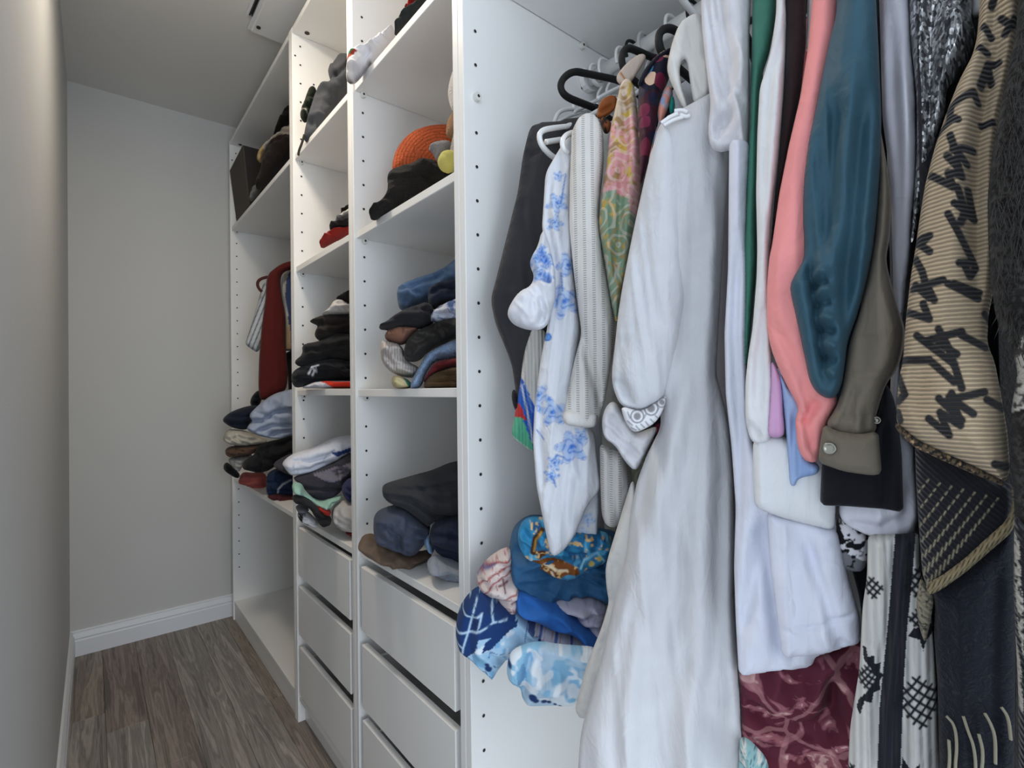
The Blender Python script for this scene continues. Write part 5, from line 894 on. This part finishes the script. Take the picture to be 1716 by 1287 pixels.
F('dark_red_fold', 'dark red fold at the corner under the pale grey sweatpants', 'top', G2, [(574, 890), (590, 886), (615, 886), (615, 900), (590, 897)], X=1.40, T=.03, col='#7c2a2a', g=2.4)

# ------------------------------------------------------------------ far unit
G1 = 'clothes in the widest unit at the far end'
F('black_bag', 'black bag standing at the back of the far top shelf', 'bag', None, [(458, 232), (458, 224), (464, 207), (473, 191), (484, 182), (510, 176), (510, 215), (484, 212), (475, 217)], X=2.2, T=.06, col='#181514', g=2.6)
F('cream_pillowcase', 'cream cloth with yellow edge slumped on the far top shelf', 'linen', G1, [(457, 231), (475, 215), (486, 208), (510, 205), (510, 236), (484, 236), (463, 240), (449, 254), (440, 268), (437, 274), (429, 266), (433, 253), (449, 242)], X=2.25, T=.06, col='#b9aea4', g=2.2, paint=[('P', [(428, 252), (441, 248), (444, 262), (438, 276), (428, 270)], '#b79c6c')])
F('dark_coat_roll', 'dark brown coat rolled along the far top shelf', 'coat', G1, [(439, 289), (439, 274), (445, 255), (457, 239), (469, 235), (486, 232), (510, 230), (510, 250), (486, 264), (468, 283), (450, 309), (436, 316), (428, 318), (430, 300)], X=2.2, T=.07, b=22, col='#261f1d', g=2.8, creases=[([(442, 280), (455, 252), (484, 240)], -.014, .010)])
F('grey_glove', 'grey cloth tip at the front of the far top shelf', 'glove', G1, [(417, 330), (426, 311), (437, 312), (437, 320), (430, 330), (420, 340)], X=2.36, T=.03, b=22, col='#6d6f6e', g=2.2)
bx_ = empty('storage_box', (2.55, .57, 1.877)); tag(bx_, 'dark brown box on the far top shelf against the end panel', 'box')
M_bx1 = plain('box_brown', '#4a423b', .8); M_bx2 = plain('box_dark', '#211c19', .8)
def quad_slab(name, P, mat, parent, th, nrm):
    P = [np.array(p, float) for p in P]; n = np.array(nrm)*th; V = P+[p+n for p in P]
    o = mesh_obj(name, V, [(0, 1, 2, 3), (7, 6, 5, 4)]+[(i, i+4, (i+1) % 4+4, (i+1) % 4) for i in range(4)], mat, parent); bm = bmesh.new(); bm.from_mesh(o.data); bmesh.ops.recalc_face_normals(bm, faces=bm.faces); bm.to_mesh(o.data); bm.free(); return o
zb, zt_ = 1.877, 2.16
x_a, x_b, y_a, y_b = 2.45, 2.72, .535, .80
quad_slab('front', [(x_a+.02, y_a+.01, zb), (x_b, y_a+.01, zb), (x_b+.0, y_a-.02, zt_-.02), (x_a, y_a-.02, zt_)], M_bx1, bx_, .004, (0, 1, 0))
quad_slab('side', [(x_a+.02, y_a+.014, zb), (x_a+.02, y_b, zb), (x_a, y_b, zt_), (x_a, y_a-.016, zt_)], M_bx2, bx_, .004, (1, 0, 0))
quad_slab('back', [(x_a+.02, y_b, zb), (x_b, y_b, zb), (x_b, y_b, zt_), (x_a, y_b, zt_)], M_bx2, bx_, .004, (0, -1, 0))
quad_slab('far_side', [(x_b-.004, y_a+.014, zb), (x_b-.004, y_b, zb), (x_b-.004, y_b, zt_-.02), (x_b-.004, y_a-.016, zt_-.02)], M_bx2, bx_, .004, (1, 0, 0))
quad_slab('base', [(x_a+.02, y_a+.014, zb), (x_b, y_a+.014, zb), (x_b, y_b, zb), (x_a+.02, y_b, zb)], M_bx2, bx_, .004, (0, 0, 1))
HF = 'clothes hanging in the far unit'
e = thing('striped_shirt', 'blue and white striped shirt hanging in the far unit', 'shirt', HF, [(437, 489), (441, 475), (450, 470), (452, 520), (448, 560), (438, 578), (432, 592), (420, 584), (411, 577), (413, 570), (427, 525)], X=2.36, T=.03, g=1.5, col='#c4c6c6', paint=[('S', 22, 7.5, .42, '#5a6a80')], folds=(.004, .04, 0, 6))
e = thing('maroon_scarf', 'long dark red scarf hanging in the far unit', 'scarf', HF, [(447, 461), (462, 448), (480, 438), (505, 436), (505, 452), (486, 452), (474, 457), (470, 467), (471, 487), (478, 525), (478, 576), (483, 620), (481, 650), (473, 658), (442, 672), (434, 667), (433, 646), (434, 602), (438, 551), (445, 500)], X=2.26, T=.03, g=2.8, col='#5a1f1d', folds=(.004, .04, 0, 8))
o = tube('strap_loop', [onX(*p, 2.3) for p in ((449, 464), (440, 466), (433, 470), (431, 477), (434, 484), (439, 489))], .006, plain('strap_maroon', '#4a1b18', .8), None, n=8, flat=.5); tag(o, 'dark red strap loop beside the top of the long scarf', 'strap')
e = thing('cream_trim_shirt', 'blue shirt with cream and white trim right of the long scarf', 'shirt', HF, [(473, 458), (486, 450), (505, 448), (505, 590), (486, 588), (474, 588), (476, 540), (477, 512), (470, 484)], X=2.3, T=.025, g=1.8, col='#3d4d74', paint=[('P', [(468, 455), (490, 448), (480, 470), (478, 500), (486, 560), (486, 590), (470, 590), (476, 530), (468, 490)], '#b9b2a4'), ('P', [(472, 560), (486, 545), (488, 586), (472, 588)], '#b99f80'), ('L', [[(484, 452), (475, 462), (474, 490), (482, 530)]], 3, '#d0d2d4'), ('P', [(470, 586), (510, 586), (510, 600), (470, 600)], '#2c3f63')], folds=(.004, .03, 0, 6))
e = thing('dark_trousers', 'dark trousers hanging at the right edge of the far unit', 'trousers', HF, [(476, 588), (505, 588), (505, 668), (484, 668), (482, 620)], X=2.34, T=.02, g=3, col='#1f1d1e')
GP = 'folded clothes in the big pile of the far unit'
PX = 2.33
F('navy_cloth', 'dark navy cloth peeking behind the scarf end on the far pile', 'top', GP, [(419, 680), (420, 666), (433, 652), (440, 660), (438, 674), (430, 684)], X=2.45, T=.04, col='#14161d', g=2.4)
F('navy_baseball_cap', 'navy cap at the top left of the far pile', 'cap', GP, [(372, 703), (383, 692), (402, 684), (421, 679), (436, 680), (425, 700), (419, 712), (414, 721), (391, 718), (376, 709)], X=2.38, T=.07, col='#1c2230', g=2.6, folds=(.004, .06, 60, 3))
F('pale_blue_shirt', 'pale blue shirt folded on top of the far pile', 'shirt', GP, [(416, 697), (427, 684), (457, 660), (488, 652), (515, 648), (515, 730), (488, 729), (473, 736), (450, 734), (432, 730), (413, 721), (416, 712), (424, 706)], X=2.15, T=.08, col='#a2adc2', g=2.2, seed=4, folds=(.016, .06, 60, 2.5), creases=[([(418, 705), (440, 704), (460, 690), (490, 685)], -.020, .010), ([(425, 690), (445, 695), (455, 700)], -.012, .008), ([(430, 722), (455, 712), (490, 712)], -.018, .009), ([(452, 730), (465, 722), (485, 722)], -.014, .007)])
F('ivory_sweater', 'ivory sweater under the navy cap', 'sweater', GP, [(373, 733), (381, 720), (395, 719), (414, 722), (440, 733), (450, 739), (442, 744), (396, 748), (376, 741)], X=2.36, T=.07, col='#bdb7aa', g=2.2, creases=[([(380, 735), (400, 730), (440, 738)], -.012, .007), ([(385, 725), (400, 737), (410, 744)], -.008, .006)])
F('camel_brown_sweater', 'brown sweater under the ivory one', 'sweater', GP, [(376, 754), (386, 747), (415, 745), (447, 743), (432, 752), (427, 761), (394, 765), (380, 766)], X=2.36, T=.07, col='#5c4638', g=2.2)
F('white_stripe_shirt', 'white shirt with grey stripes below the brown sweater', 'shirt', GP, [(380, 767), (427, 760), (414, 772), (404, 785), (401, 792), (388, 782)], X=2.38, T=.06, col='#b3afa8', g=1.7, paint=[('S', 10, 7, .25, '#8b8a8a')])
F('black_fleece', 'black fleece with many folds in the middle of the far pile', 'fleece', GP, [(427, 762), (430, 748), (447, 740), (473, 735), (490, 729), (515, 730), (515, 760), (488, 760), (473, 770), (457, 785), (437, 793), (420, 788), (404, 785), (409, 771)], X=2.2, T=.09, col='#1c1b1d', g=2.4, folds=(.018, .06, 60, 2), creases=[([(430, 752), (440, 770), (435, 790)], -.018, .010), ([(450, 742), (450, 765), (470, 765)], -.014, .010)])
F('charcoal_sock', 'black rolled sock sticking out left of the salmon shirt', 'sock', GP, [(374, 780), (380, 773), (392, 784), (404, 796), (398, 803), (384, 795), (375, 788)], X=2.42, T=.04, col='#1a191b', g=2.2)
F('graphite_tshirt', 'graphite T-shirt fold between the black fleece and the white T-shirt', 'shirt', GP, [(456, 777), (473, 766), (490, 759), (515, 756), (515, 800), (485, 796), (463, 786)], X=2.05, T=.06, col='#48474f', g=2.4)
F('salmon_shirt', 'salmon pink shirt on the front edge of the far shelf', 'shirt', GP, [(400, 803), (406, 790), (427, 793), (434, 788), (449, 797), (450, 822), (424, 817), (402, 811)], X=2.42, T=.05, b=25, col='#a55650', g=2.2, folds=(.012, .06, 60, 2))
F('navy_track_top', 'navy track top with a white cord curve at the front of the far shelf', 'jacket', GP, [(446, 796), (455, 788), (468, 784), (480, 787), (492, 797), (515, 800), (515, 832), (488, 830), (468, 826), (447, 831)], X=2.12, T=.06, b=22, col='#1d2c49', g=1.8, paint=[('L', [[(468, 826), (470, 815), (478, 806), (490, 801)]], 2, '#c6ccd8')])
F('maroon_sweater', 'dark maroon sweater lowest at the front edge of the far shelf', 'sweater', GP, [(446, 831), (456, 824), (488, 828), (515, 828), (515, 860), (489, 849), (470, 841)], X=2.08, T=.05, b=25, col='#4f2427', g=2.2)
print('cloth vertices', NV[0])
